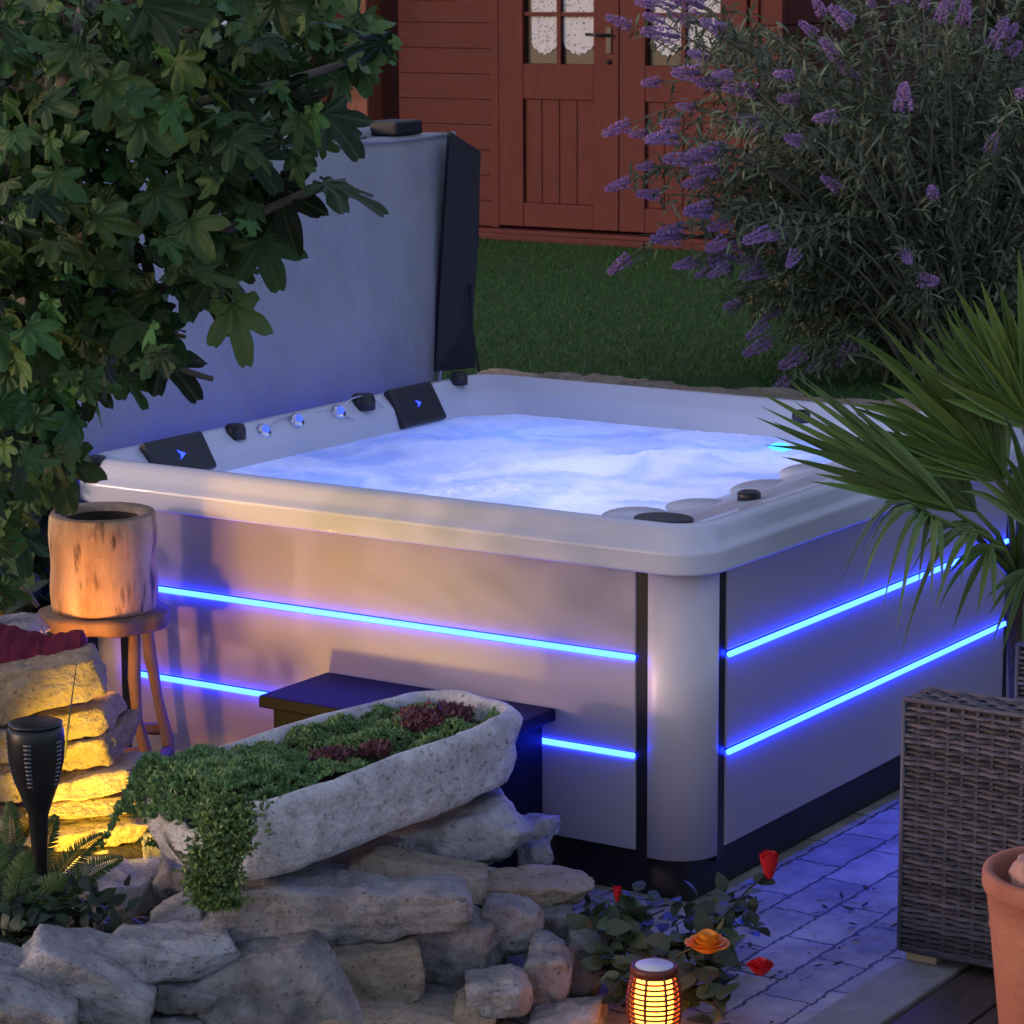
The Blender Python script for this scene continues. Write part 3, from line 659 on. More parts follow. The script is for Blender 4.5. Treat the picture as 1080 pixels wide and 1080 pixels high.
# foaming water, lit from below by the tub's own lamps
def water():
    m = bpy.data.materials.new('foaming_water'); m.use_nodes = True; n = m.node_tree.nodes; L = m.node_tree.links; b = n['Principled BSDF']
    b.inputs['Base Color'].default_value = (.62, .68, .80, 1); b.inputs['Roughness'].default_value = .5
    tr = n.new('ShaderNodeBsdfTranslucent'); tr.inputs[0].default_value = (.85, .88, .95, 1); mx = n.new('ShaderNodeMixShader'); mx.inputs[0].default_value = .5
    L.new(b.outputs[0], mx.inputs[1]); L.new(tr.outputs[0], mx.inputs[2]); L.new(mx.outputs[0], n['Material Output'].inputs[0])
    tc = n.new('ShaderNodeTexCoord'); nz = n.new('ShaderNodeTexNoise'); nz.inputs['Scale'].default_value = 38; nz.inputs['Detail'].default_value = 6; nz.inputs['Roughness'].default_value = .5; L.new(tc.outputs['Object'], nz.inputs['Vector'])
    fo = n.new('ShaderNodeTexNoise'); fo.inputs['Scale'].default_value = 3.2; fo.inputs['Detail'].default_value = 7; fo.inputs['Distortion'].default_value = .8; L.new(tc.outputs['Object'], fo.inputs['Vector'])
    rp = n.new('ShaderNodeValToRGB'); rp.color_ramp.elements[0].position = .36; rp.color_ramp.elements[1].position = .58; rp.color_ramp.elements[0].color = (.50, .62, .90, 1); rp.color_ramp.elements[1].color = (.86, .88, .95, 1)
    L.new(fo.outputs[0], rp.inputs[0]); L.new(rp.outputs[0], tr.inputs[0]); L.new(rp.outputs[0], b.inputs['Base Color'])
    bp = n.new('ShaderNodeBump'); bp.inputs['Strength'].default_value = .6; bp.inputs['Distance'].default_value = .012; L.new(nz.outputs[0], bp.inputs['Height']); L.new(bp.outputs[0], b.inputs['Normal'])
    N = 240; x0, x1, y0, y1 = -W_+.085, -.30, .08, L_-.075; vs = []; fs = []
    for j in range(N+1):
        for i in range(N+1):
            x = x0+(x1-x0)*i/N; y = y0+(y1-y0)*j/N
            edge = min(1, min(i, N-i, j, N-j)/14)
            big = noise.fractal(Vector((x*3.0+4, y*3.0, 1.3)), 1, 2, 3); bub = math.exp(-((x+.75)**2/.20+(y-1.05)**2/.30))
            h = edge*(.010*big+.008*noise.noise(Vector((x*11, y*11, 0)))+.0045*noise.noise(Vector((x*30, y*30, 2)))+.010*abs(noise.noise(Vector((x*42, y*42, 5))))*(.6+big)+.004*abs(noise.noise(Vector((x*80, y*80, 9))))+.035*bub*(.6+.8*max(0, big)))
            vs.append((x, y, WZ+h))
    for j in range(N):
        for i in range(N): a = j*(N+1)+i; fs.append((a, a+1, a+N+2, a+N+1))
    mb = MB(); mb.add(vs, fs, True); o = mb.build('water', m); o['kind'] = 'structure'
    for (x, y, e, c) in ((-1.45, 1.5, 1.8, (.18, .34, 1)), (-.65, 1.5, 1.8, (.46, .54, 1)), (-1.45, .5, 1.8, (.26, .38, 1)), (-.75, .6, 2.2, (.60, .64, 1)), (-1.0, 1.05, 1.8, (.62, .66, 1))):
        ld = bpy.data.lights.new('tub_lamp', 'POINT'); ld.energy = e*.74; ld.color = c; ld.shadow_soft_size = .22
        lo = bpy.data.objects.new('tub_lamp', ld); col.objects.link(lo); lo.location = (x, y, .58)
water()
# arcs of water from the knobs
for k, (a, b, hh, lb) in enumerate((((278, 455), (352, 462), 24, 'thin arc of lit water from the knob nearest the left cushion'), ((357, 433), (420, 452), 30, 'taller thin arc of lit water beside the far head cushion'), ((313, 442), (392, 460), 20, 'low thin arc of lit water from the middle knob'))):
    p = VX(*a, -1.84); q = VZ(*b, WZ); pts = []
    for i in range(15):
        u = i/14; c = p.lerp(q, u); c.z += 4*u*(1-u)*.055*hh/24; pts.append(c)
    mb = MB(); mb.tube(pts, .0022, 6); o = mb.build('water_jet', M['chrome'], origin=p); tag(o, lb, 'water jet', 'arcs of water over the left shoulder of the tub')

# ------------------------------------------------------------------ folded tub cover standing on the left side
def cover():
    root = empty('tub_cover', (-2.1, 1.0, .85), 'grey folded hot tub cover standing upright on the left side with dark skirt', 'tub cover')
    # front half leans back a little: bottom x=-2.05, top x=-2.12
    def cx(z): return -2.045-.07*(z-.8)/.85
    mb = MB(); N = 24; vs = []; fs = []
    y0, y1 = .02, 1.90; ya, yb = -.02, 2.11; zt = 1.665; zb = .80
    def face(y_, v, back): 
        z = zb+(zt-zb)*v; x = cx(z)+.012*noise.noise(Vector((y_*2, z*3, 1)))-(0 if not back else .09)
        return x, z
    for bk in (0, 1):
        for j in range(N+1):
            v = j/N
            for i in range(N+1):
                u = i/N; yl = y0+(ya-y0)*v; yr = y1+(yb-y1)*v; y = yl+(yr-yl)*u; x, z = face(y, v, bk)
                ed = min(u, 1-u, 1-v)*N
                if ed < 1: x += (.0 if bk else -.012)*(1-ed)
                vs.append((x, y, z+(.005*math.sin(u*9) if j == N else 0)))
    n1 = (N+1)**2
    for j in range(N):
        for i in range(N):
            a = j*(N+1)+i; fs.append((a, a+1, a+N+2, a+N+1)); fs.append((n1+a, n1+a+N+1, n1+a+N+2, n1+a+1))
    for i in range(N):
        a = N*(N+1)+i; fs.append((a, a+1, n1+a+1, n1+a)); a = i; fs.append((a+1, a, n1+a, n1+a+1))
        a = i*(N+1)+N; fs.append((a, n1+a, n1+a+N+1, a+N+1)); a = i*(N+1); fs.append((a, a+N+1, n1+a+N+1, n1+a))
    mb.add(vs, fs, True); mb.build('front_half', M['cover'], root)
    mb = MB(); mb.tube([Vector((cx(zb+(zt-zb)*k/12)+.004, y1+(yb-y1)*k/12-.004, zb+(zt-zb)*k/12)) for k in range(13)], .0055, 8); mb.build('piping', M['cover'], root)
    mb = MB(); mb.tube([Vector((cx(zt)+.002, ya+(yb-ya)*k/12, zt-.002+.004*math.sin(k*1.7))) for k in range(13)], .006, 8); mb.build('piping', M['cover'], root)
    mb = MB(); mb.box((-2.33, .0, .80), (-2.225, 1.88, 1.70), .02); mb.build('rear_half', M['coverunder'], root)
    # rolled top edge pieces
    mb = MB(); mb.tube([(-2.19, .0+.19*i, 1.695+.006*math.sin(i*2.1)) for i in range(10)], .028, 10); mb.build('hinge_fold', M['coverunder'], root)
    mb = MB(); mb.box((-2.24, 1.80, 1.672), (-2.125, 1.945, 1.718), .008); mb.build('strap_block', M['coverdark'], root)
    # dark skirt flap off the far edge
    p = [V(475, 139, 9.33), V(507, 160, 9.38), V(505, 250, 9.40), V(499, 330, 9.42), V(501, 388, 9.46), V(459, 392, 9.40), V(467, 260, 9.36)]
    th = Vector((-.02, .012, 0)); vs = p+[a+th for a in p]; n = len(p)
    mb = MB(); mb.add(vs, [tuple(range(n))[::-1], tuple(n+i for i in range(n))]+[(i, (i+1) % n, n+(i+1) % n, n+i) for i in range(n)]); mb.build('skirt', M['coverdark'], root)
    mb = MB(); mb.tube([V(496, 300, 9.40), V(498, 345, 9.38), V(504, 385, 9.36), V(505, 392, 9.35)], .004, 6); mb.build('strap', M['coverdark'], root)
cover()

# ------------------------------------------------------------------ black step in front of the tub
def step():
    root = empty('tub_step', (-.72, -.13, 0), 'black two legged step box under the blue strip at the front of the tub', 'step')
    mb = MB(); mb.box((-1.075, -.29, .408), (-.385, -.006, .440), .006); mb.build('step_top', M['box'], root)
    mb = MB(); mb.box((-1.045, -.27, 0), (-1.01, -.02, .406), .004); mb.build('leg', M['box'], root)
    mb = MB(); mb.box((-.45, -.27, 0), (-.415, -.02, .406), .004); mb.build('leg', M['box'], root)
    mb = MB(); mb.box((-1.008, -.275, .30), (-.452, -.245, .406), .004); mb.build('front_board', M['box'], root)
    mb = MB(); mb.box((-1.008, -.24, .19), (-.452, -.03, .215), .004); mb.build('shelf', M['box'], root)
step()

# ------------------------------------------------------------------ stool with hollow log
def stool():
    c = Vector((-1.60, -.25, 0)); zs = .59
    root = empty('stool', c, 'rustic weathered wooden stool carrying the hollow log beside the hot tub', 'stool')
    mb = MB(); n = 40; prof = [(.01, zs-.045), (.150, zs-.045), (.162, zs-.036), (.164, zs-.012), (.162, zs-.002), (.01, zs)]
    mb.lathe(prof, (c.x, c.y, 0), n); 
    mb.v = [(x+.02*noise.noise(Vector((x*16, y*16, 0))), y+.010*noise.noise(Vector((x*14, y*14, 5))), z+.004*noise.noise(Vector((x*20, y*20, z*20)))) for x, y, z in mb.v]
    mb.build('seat', M['stool'], root)
    feet = []
    for a in (-50, 40, 130, 220):
        d = RH*math.cos(R(a))+FH*math.sin(R(a)); top = c+d*.115; bot = c+d*.215; feet.append((top, bot))
        pts = [Vector((*(top.lerp(bot, u)).xy, (zs-.046)*(1-u))) + Vector((random.gauss(0, .005), random.gauss(0, .005), 0)) for u in (0, .2, .4, .6, .8, 1)]
        pts[0].z = zs-.047; mb = MB(); mb.tube(pts, [.015, .017, .013, .017, .015, .018], 9); mb.build('leg', M['stool'], root)
    for k in range(4):
        a, b = feet[k], feet[(k+1) % 4]; u = .56 if k % 2 else .66; z = (zs-.046)*(1-u)
        p = a[0].lerp(a[1], u); q = b[0].lerp(b[1], u); p = Vector((p.x, p.y, z)); q = Vector((q.x, q.y, z)); d = (q-p).normalized()
        mb = MB(); mb.tube([p+d*.012, q-d*.012], .0165, 6); mb.build('stretcher', M['stool'], root)
    # log
    lc = Vector((-1.60, -.25, zs+.002)); r = .136; H = .25
    lg = empty('hollow_log', lc, 'short barkless hollow log glowing orange on top of the stool', 'log')
    def wob(mb, am): mb.v = [(x+(x-lc.x)*am*noise.noise(Vector((math.atan2(y-lc.y, x-lc.x)*1.2, 0, z*1.5))), y+(y-lc.y)*am*noise.noise(Vector((math.atan2(y-lc.y, x-lc.x)*1.2, 0, z*1.5))), z) for x, y, z in mb.v]
    mb = MB(); mb.lathe([(r*.98, 0), (r, .01)]+[(r*(1+.015*math.sin(k)), .02+(H-.03)*k/10) for k in range(11)]+[(r*.97, H-.004)], lc, 64, capb=True, capt=False); wob(mb, .03); mb.build('bark_side', M['logside'], lg)
    mb = MB(); mb.lathe([(r*.972, H-.004), (r*.95, H+.002), (r*.76, H-.004), (r*.70, H-.016)], lc, 64, capb=False, capt=False); wob(mb, .03); mb.build('cut_rim', M['logtop'], lg)
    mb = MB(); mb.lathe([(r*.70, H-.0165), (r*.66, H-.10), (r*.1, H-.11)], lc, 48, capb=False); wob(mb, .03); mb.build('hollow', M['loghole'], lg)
stool()

# maroon cloth over the top block
def cloth():
    vs = []; fs = []; nx, ny = 44, 16; up = []
    for j in range(ny+1):
        for i in range(nx+1):
            u = i/nx; v = j/ny; px = -30+118*u
            top = 668-12*math.sin(u*3.0)-8*math.sin(u*6.5+.6)
            c = V(px, top+4, 7.02)+FH*(v-.5)*.12
            z = -abs(v-.45)**2*.20
            if v < .5: z -= (.5-v)*.075
            z += .010*noise.noise(Vector((u*8, v*4, 0)))+.005*noise.noise(Vector((u*22, v*9, 3)))
            vs.append((c.x, c.y, c.z+z))
    for j in range(ny):
        for i in range(nx): a = j*(nx+1)+i; fs.append((a, a+1, a+nx+2, a+nx+1))
    mb = MB(); mb.add(vs, fs, True); o = mb.build('cloth', M['bluegum'], origin=V(30, 670, 7.02)); md = o.modifiers.new('s', 'SOLIDIFY'); md.thickness = .02; md.offset = -1
    tag(o, 'crumpled maroon cloth lying on the big cream block', 'cloth')
cloth()

# ------------------------------------------------------------------ trough planter
TC = Vector((-.511, -.712, 0)); TA = Vector((.17, .985, 0)).normalized(); TS = Vector((TA.y, -TA.x, 0))   # TS points to the near/right side
TL, TW = .458, .200; TZ = .485
def trough():
    root = empty('stone_trough', (TC.x, TC.y, .29), 'whitewashed oval stone trough planted with green sedum on the rocks', 'planter')
    n = 128; mb = MB(); vs = []; fs = []
    prof = [(.30, .318, 0), (.80, .320, 0), (.89, .328, 0), (.945, .350, 0), (.975, .385, 0), (.98, .42, 0), (1.0, .450, 0), (1.01, .472, 0), (1.0, .488, 0), (.96, .500, 0), (.91, .503, 0), (.85, .498, 0), (.81, .480, 0), (.80, .45, 0), (.78, .42, 0), (.3, .41, 0)]
    for (s, z, _) in prof:
        for k in range(n):
            a = 2*math.pi*k/n; ca, sa = math.cos(a), math.sin(a); e = .42
            u = math.copysign(abs(ca)**e, ca); v = math.copysign(abs(sa)**e, sa)
            inset = (1-s)*TW
            P = TC+TA*(u*(TL-inset*1.0 if s > .5 else TL*s*.9))+TS*(v*(TW-inset if s > .5 else TW*s*.9)*(1-.10*u))
            zz = z
            if z > .40 and u < -.75: zz = z-.085*math.exp(-((v-.05)/.42)**2)*min(1, (-u-.75)/.12)
            zz += .02*(u)                     # tipped a little to the near left
            q = Vector((P.x, P.y, zz)); nn = (P-TC).normalized()
            d = noise.fractal(Vector((q.x*14, q.y*14, q.z*26)), .9, 2, 6)*.013+noise.noise(q*5)*.014
            q = q+nn*d; q.z += noise.noise(q*11+Vector((5, 5, 5)))*.006
            vs.append(q)
    m = len(prof)
    for i in range(m-1):
        for k in range(n): fs.append((i*n+k, i*n+(k+1) % n, (i+1)*n+(k+1) % n, (i+1)*n+k))
    fs.append(tuple(range(n))[::-1]); fs.append(tuple((m-1)*n+k for k in range(n)))
    mb.add(vs, fs, True); mb.build('basin', M['trough'], root)
    # soil
    mb = MB(); ring = []; 
    for k in range(48):
        a = 2*math.pi*k/48; ca, sa = math.cos(a), math.sin(a); u = math.copysign(abs(ca)**.6, ca); v = math.copysign(abs(sa)**.6, sa)
        ring.append(TC+TA*u*TL*.84+TS*v*TW*.82+ZZ*(.466+.02*u))
    ring.append(TC+ZZ*.475); mb.add(ring, [(k, (k+1) % 48, 48) for k in range(48)], True); mb.build('soil', M['soil'], root)
trough()
def tp(u, v, z=0): return TC+TA*u*TL+TS*v*TW+ZZ*z
def tuft(mb, p, up, size, nl):
    for _ in range(nl):
        d = (up+rnd_unit()*.95).normalized(); leaf_simple(mb, p, d, rnd_unit(), size*random.uniform(.6, 1.3), size*.55, .15)
def sedum():
    mb = MB()
    for i in range(5200):
        u = random.uniform(-.98, .84); v = random.uniform(-.82, .80)
        if abs(u)**3.2+abs(v)**3.2 > .93: continue
        z = .468+.02*u+.05*noise.noise(tp(u, v)*14)+.035*max(0, -u-.15)+.012+.008*noise.noise(tp(u, v)*30)
        if u > .5: z -= .01
        tuft(mb, tp(u, v, z), ZZ, .013, 5)
    # heap spilling over the far left side and near end
    for i in range(1000):
        a = random.uniform(0, 1); u = random.uniform(-1.10, -.55); v = random.uniform(-1.12, .55)
        if abs(u) < .8 and v > .6: continue
        over = max(0, -u-.96)*1.8+max(0, -v-.80)*1.0
        z = .505-over*.32+.02*noise.noise(tp(u, v)*14)
        tuft(mb, tp(u, v, z), (ZZ-TA*.3).normalized(), .019, 5)
    o = mb.build('sedum', M['sedum'], origin=tp(0, 0, .47)); tag(o, 'dense green sedum carpet filling the stone trough', 'ground cover plant', kind='stuff')
    # trail hanging down over the near end
    mb = MB()
    for i in range(1500):
        s = random.random()**.9
        px = 238+random.gauss(0, 1)*(17-6*s)+6*math.sin(s*7)-10*s; py = 838+118*s
        t = 6.02-.10*math.sin(min(1, s*2.2)*math.pi/2)+random.uniform(0, .05)+.12*max(0, s-.6)
        tuft(mb, V(px, py, t), (-FH*.6-ZZ*.2+ZZ*random.uniform(-.4, .5)).normalized(), .017, 4)
    for i in range(350):
        s = random.random(); px = 178+random.gauss(0, 9); py = 822+70*s; t = 6.42+random.uniform(0, .05)
        tuft(mb, V(px, py, t), (-FH*.6-ZZ*.3).normalized(), .017, 4)
    o = mb.build('trailing_sedum', M['sedumdry'], origin=V(225, 880, 6.0)); tag(o, 'yellow green sedum trail hanging down over the left end of the trough', 'trailing plant', kind='stuff')
    for (u0, v0, rr, n, lb) in ((.62, .05, .085, 330, 'largest dark red houseleek patch at the right end of the trough'), (-.18, .28, .045, 120, 'small dark red houseleek patch in the middle of the sedum'), (.03, .50, .034, 80, 'smallest dark red houseleek patch near the front trough edge')):
        mb = MB(); c0 = tp(u0, v0, .50+.02*u0)
        for i in range(n):
            a = random.uniform(0, 6.28); r = rr*math.sqrt(random.random()); p = c0+TA*math.cos(a)*r*1.25+TS*math.sin(a)*r*.8; p.z += -.008-.2*r*r/rr*.5+random.uniform(-.006, .010)
            tuft(mb, p, ZZ, .018, 5)
        o = mb.build('houseleek', M['redsedum'], origin=c0); tag(o, lb, 'plant', 'dark red houseleeks in the trough')
sedum()

# ------------------------------------------------------------------ fig tree
def fig_outline():
    lobes = [(0, 1.0, 24), (52, .84, 22), (-52, .84, 22), (105, .58, 24), (-105, .58, 24)]; pts = []
    for k in range(65):
        th = -150+300*k/64; r = .48*math.cos(R(th/2.6))
        for (a, l, w_) in lobes: r = max(r, l*math.exp(-abs((th-a)/w_)**2.3*.62))
        r *= 1+.035*math.sin(k*1.9)+.025*(k % 2)
        pts.append((r*math.sin(R(th)), r*math.cos(R(th))))
    return pts
FO = fig_outline()
def fig_leaf(mb, p, d, nrm, L, curl):
    d = d.normalized(); s = d.cross(nrm); 
    if s.length < 1e-3: return
    s.normalize(); nn = s.cross(d); base = p; vs = [base]; fs = []; n = len(FO); c1 = random.uniform(.1, .5); wf = random.uniform(.65, 1.05)
    for k in (.5, 1):
        for i, (x, y) in enumerate(FO):
            x *= k; y *= k; w_ = .03*math.sin(i*.9)*k
            q = base+d*L*(y+.12)*.86+s*L*x*wf+nn*L*(-curl*(y*y)*.7-c1*x*x+.10*abs(x)+w_); vs.append(q)
    for i in range(n-1): fs.append((0, 1+i, 2+i)); fs.append((1+i, 1+n+i, 2+n+i, 2+i))
    fs.append((0, n, 1))
    mb.add(vs, fs, True)
def fig_tree():
    base = V(-60, 1000, 7.3); base.z = 0
    root = empty('fig_tree', base, 'large leafy fig tree with lobed leaves overhanging the left of the hot tub', 'tree')
    mb = MB(); top = V(-40, 560, 7.1)
    mb.tube([base, base.lerp(top, .4)+Vector((.03, .02, 0)), top, V(-10, 380, 6.9), V(40, 200, 6.8), V(90, 20, 6.8), V(120, -120, 6.8)], [.07, .06, .055, .045, .035, .025, .015], 12)
    br = [((-10, 380, 6.9), (90, 360, 6.6), (170, 385, 6.5), (225, 400, 6.5)), ((0, 300, 6.85), (120, 230, 6.5), (240, 240, 6.4), (330, 200, 6.4), (365, 190, 6.4)), ((40, 200, 6.8), (150, 120, 6.5), (290, 90, 6.4), (380, 60, 6.4)),
          ((60, 140, 6.8), (200, 30, 6.6), (330, -20, 6.5), (400, -60, 6.5)), ((-20, 450, 6.95), (50, 480, 6.6), (60, 540, 6.5)), ((0, 320, 6.8), (130, 300, 6.6), (230, 310, 6.5), (255, 345, 6.5)), ((-40, 560, 7.1), (10, 600, 6.9), (40, 640, 6.9))]
    for b in br:
        p = [V(*q) for q in b]; mb.tube(p, [.022]+[.012]*(len(p)-2)+[.006], 7)
    mb.build('trunk', M['bark'], root)
    mb = MB()
    blobs = [(60, 60, 100, 85), (190, 50, 90, 70), (310, 40, 75, 50), (375, 55, 34, 12), (40, 200, 95, 80), (150, 170, 85, 60), (250, 140, 80, 50), (330, 120, 42, 16), (40, 330, 85, 70), (130, 280, 75, 50), (220, 250, 60, 30), (250, 235, 45, 14),
             (30, 440, 65, 45), (100, 370, 60, 32), (160, 345, 40, 12), (-20, 540, 55, 30), (15, 500, 45, 18), (60, 120, 120, 50), (200, 200, 60, 16), (-30, 250, 90, 60), (0, 600, 36, 9)]
    for (bx, by, br_, n) in blobs:
        for _ in range(int(n*1.25)):
            a = random.uniform(0, 6.283); r = br_*random.random()**.6; px = bx+r*math.cos(a); py = by+r*math.sin(a); t = 6.55+random.gauss(0, .22)
            t = max(6.1, min(7.2, t)); L = random.choice((random.uniform(.045, .08), random.uniform(.07, .115)))
            outw = Vector((0, 0, 0))+RT*random.gauss(.45, .6)-UP*random.uniform(.1, 1.1)-FW*random.gauss(.25, .5)
            nrm = (ZZ*.9-FH*.35+rnd_unit()*1.15)
            fig_leaf(mb, V(px, py, t)-outw.normalized()*L*.4, outw, nrm, L, random.uniform(.05, .5))
    # leaves that make the outline against the cover
    for (x0, y0, x1, y1, t, nx) in ((340, 192, 425, 222, 6.35, .3), (245, 318, 262, 388, 6.4, -.2), (228, 280, 205, 330, 6.4, .2), (275, 250, 295, 308, 6.4, -.4), (205, 280, 250, 352, 6.42, .3), (290, 190, 315, 285, 6.4, .1), (340, 118, 385, 165, 6.35, 0),
                                (120, 385, 165, 405, 6.5, .3), (165, 370, 215, 420, 6.5, .1), (140, 340, 200, 385, 6.5, .2), (60, 180, 50, 235, 6.2, 0), (215, 165, 262, 190, 6.25, .2), (110, 85, 150, 135, 6.2, .1), (100, 270, 140, 300, 6.3, .2),
                                (60, 480, 72, 545, 6.5, .0), (20, 560, 30, 610, 6.6, .1), (100, 400, 90, 445, 6.5, .1), (45, 420, 60, 470, 6.5, 0), (380, 30, 425, 45, 6.4, .1), (150, 5, 250, 22, 6.2, .2), (0, 475, 40, 520, 6.4, 0), (250, 150, 300, 200, 6.3, .2)):
        p = V(x0, y0, t); q = V(x1, y1, t-.03); d = q-p; n_ = (-FH*.75+ZZ*.5+RT*nx+rnd_unit()*.35)
        if x0 == 340 and y0 == 192: n_ = ZZ-FH*.12
        fig_leaf(mb, p, d, n_, d.length*(.98 if d.length < .19 else .85), .2)
    cr = mb.build('crown', M['figleaf'], root)
    at = cr.data.attributes.new('leafpos', 'FLOAT_VECTOR', 'POINT'); one = [(0, 0, 0)]+[(x*k, y*k, 0) for k in (.5, 1) for x, y in FO]
    at.data.foreach_set('vector', np.array(one*(len(mb.v)//len(one)), dtype=np.float32).ravel())
fig_tree()
# low ivy shrub in the bottom left of the tub, catching the blue light
def small_shrub(name, boxes, m, L, label, cat, base):
    mb = MB()
    for (px, py, rx, ry, t, st, n) in boxes:
        for _ in range(n):
            a = random.uniform(0, 6.283); r = random.random()**.5
            p = V(px+rx*r*math.cos(a), py+ry*r*math.sin(a), t+random.gauss(0, st))
            leaf_simple(mb, p, rnd_unit()-FH*.3-ZZ*.2, ZZ+rnd_unit()*.8, L*random.uniform(.6, 1.2), L*.6*random.uniform(.7, 1.1), .25, 3)
    root = empty(name, base, label, cat); mb.build('foliage', m, root)
    mb = MB()
    for (px, py, rx, ry, t, st, n) in boxes: mb.tube([base, (Vector(base)+V(px, py, t))/2+Vector((.03, 0, 0)), V(px, py, t)], [.008, .006, .003], 6)
    mb.build('stem', M['bark'], root)
small_shrub('shrub', [(20, 560, 50, 60, 7.85, .12, 260), (-20, 620, 60, 50, 7.8, .12, 260), (40, 640, 30, 24, 7.7, .08, 60), (60, 520, 24, 26, 7.9, .06, 50)], M['ivy'], .09, 'dark leafy shrub lit blue at the left end of the hot tub', 'shrub', Vector((-2.3, -.1, 0)))

# ------------------------------------------------------------------ butterfly bush
def buddleia():
    base = Vector((-.80, 3.05, .83))
    root = empty('butterfly_bush', base, 'big arching butterfly bush with lilac purple flower spikes on the lawn', 'shrub')
    fl = [(60,320),(50,470),(120,430),(110,345),(140,210),(230,280),(290,440),(180,20),(230,60),(300,80),(150,60),(130,15),(250,20),(650,210),(590,300),(500,365),(860,60),(820,20),(630,60),(985,395),(1060,245),(600,490),(845,505),(200,590),(195,615),(320,570),(220,675),(265,700),(350,780),(415,835),(425,880),(450,800),(510,910),(575,920),(635,890),(475,990),(815,725),(770,655),(490,655),(400,670),(310,620),(460,600),(250,150),(690,20),(1030,100),(240,190),(270,150),(190,320),(250,470),(280,400),(340,640),(880,30),(180,350),(420,600),(760,10),(560,40)]
    rf = random.Random(5)
    for _ in range(26): fl.append((rf.gauss(250, 110), rf.uniform(-10, 720)) if rf.random() < .75 else (rf.uniform(400, 1080), rf.uniform(0, 420)))
    fl = [(max(60, a), b) for a, b in fl]
    # flower spike prototypes
    protos = []
    for s in range(3):
        mb = MB(); rs = random.Random(s)
        for i in range(210):
            u = rs.random(); r = (.021*(1-u)**.65+.003)*(1+.2*rs.random()); a = rs.uniform(0, 6.28); p = Vector((math.cos(a)*r, math.sin(a)*r, u*.125))
            o_ = Vector((math.cos(a), math.sin(a), .35)); leaf_simple(mb, p*.85, o_, Vector((rs.gauss(0, 1), rs.gauss(0, 1), rs.gauss(0, 1))), .011, .009, 0)
        mb.tube([(0, 0, 0), (0, 0, .115)], [.010*.9, .002], 6)
        me = mb.build('flower_spike', M['flower']); protos.append(me.data); bpy.data.objects.remove(me)
    stems = MB(); leaves = MB()
    def branch(tipv, leafn, lw, endn=0):
        b0 = base+Vector((random.gauss(0, .07), random.gauss(0, .07), 0)); d = tipv-b0; hor = Vector((d.x, d.y, 0)); pts = []
        arch = random.uniform(.10, .30)*hor.length+.05
        for i in range(13):
            u = i/12; p = b0+d*u; p.z += math.sin(u*math.pi)*arch+.12*u*(1-u)*4*(hor.length*.25); pts.append(p)
        stems.tube(pts, [.006*(1-u/13)+.0018 for u in range(13)], 5, cap=False)
        for i in range(leafn):
            u = .22+.78*random.random()**.7; k = min(11, int(u*12)); f = u*12-k; p = pts[k].lerp(pts[k+1], f); td = (pts[k+1]-pts[k]).normalized()
            ld = (td*.55+rnd_unit()*.8+ZZ*.05)
            p = p+rnd_unit()*random.random()*.05
            leaf_simple(leaves, p, ld, ZZ+rnd_unit()*.7, lw*random.uniform(.6, 1.3), lw*.19, .4, 3)
        return pts[-1], (pts[-1]-pts[-2]).normalized()
    for k, (zx, zy) in enumerate(fl):
        px = 640+zx/2.4545; py = zy/2.4545
        rr = math.hypot((px-930)/260, (py-180)/230); t = 9.75-.55*max(0, 1-rr**2)**.5+random.gauss(0, .12)
        if py > 300: t = 9.55
        tip, td = branch(V(px, py, t), 80, .055)
        o = bpy.data.objects.new('flower_spike', protos[k % 3]); col.objects.link(o); o.parent = root
        dd = (td+RT*(-.6 if px < 830 else (.3 if px > 950 else -.1))-FH*.2+rnd_unit()*.3-ZZ*.15).normalized()
        s = random.uniform(.55, 1.1); o.location = tip-base; o.rotation_mode = 'QUATERNION'; o.rotation_quaternion = dd.to_track_quat('Z', 'Y'); o.scale = (s, s, s*random.uniform(.8, 1.2))
    for _ in range(120):
        a = random.uniform(0, 6.283); r = random.random()**.5; px = 935+r*235*math.cos(a); py = 165+r*215*math.sin(a); t = 10.0+random.gauss(0, .38)
        branch(V(px, py, t), 150, .062)
    for _ in range(90):
        px = random.uniform(830, 1130); py = random.uniform(250, 400); branch(V(px, py, 9.9+random.gauss(0, .2)), 60, .08)
    stems.build('branches', M['buddstem'], root); leaves.build('leaves', M['buddleaf'], root)
buddleia()

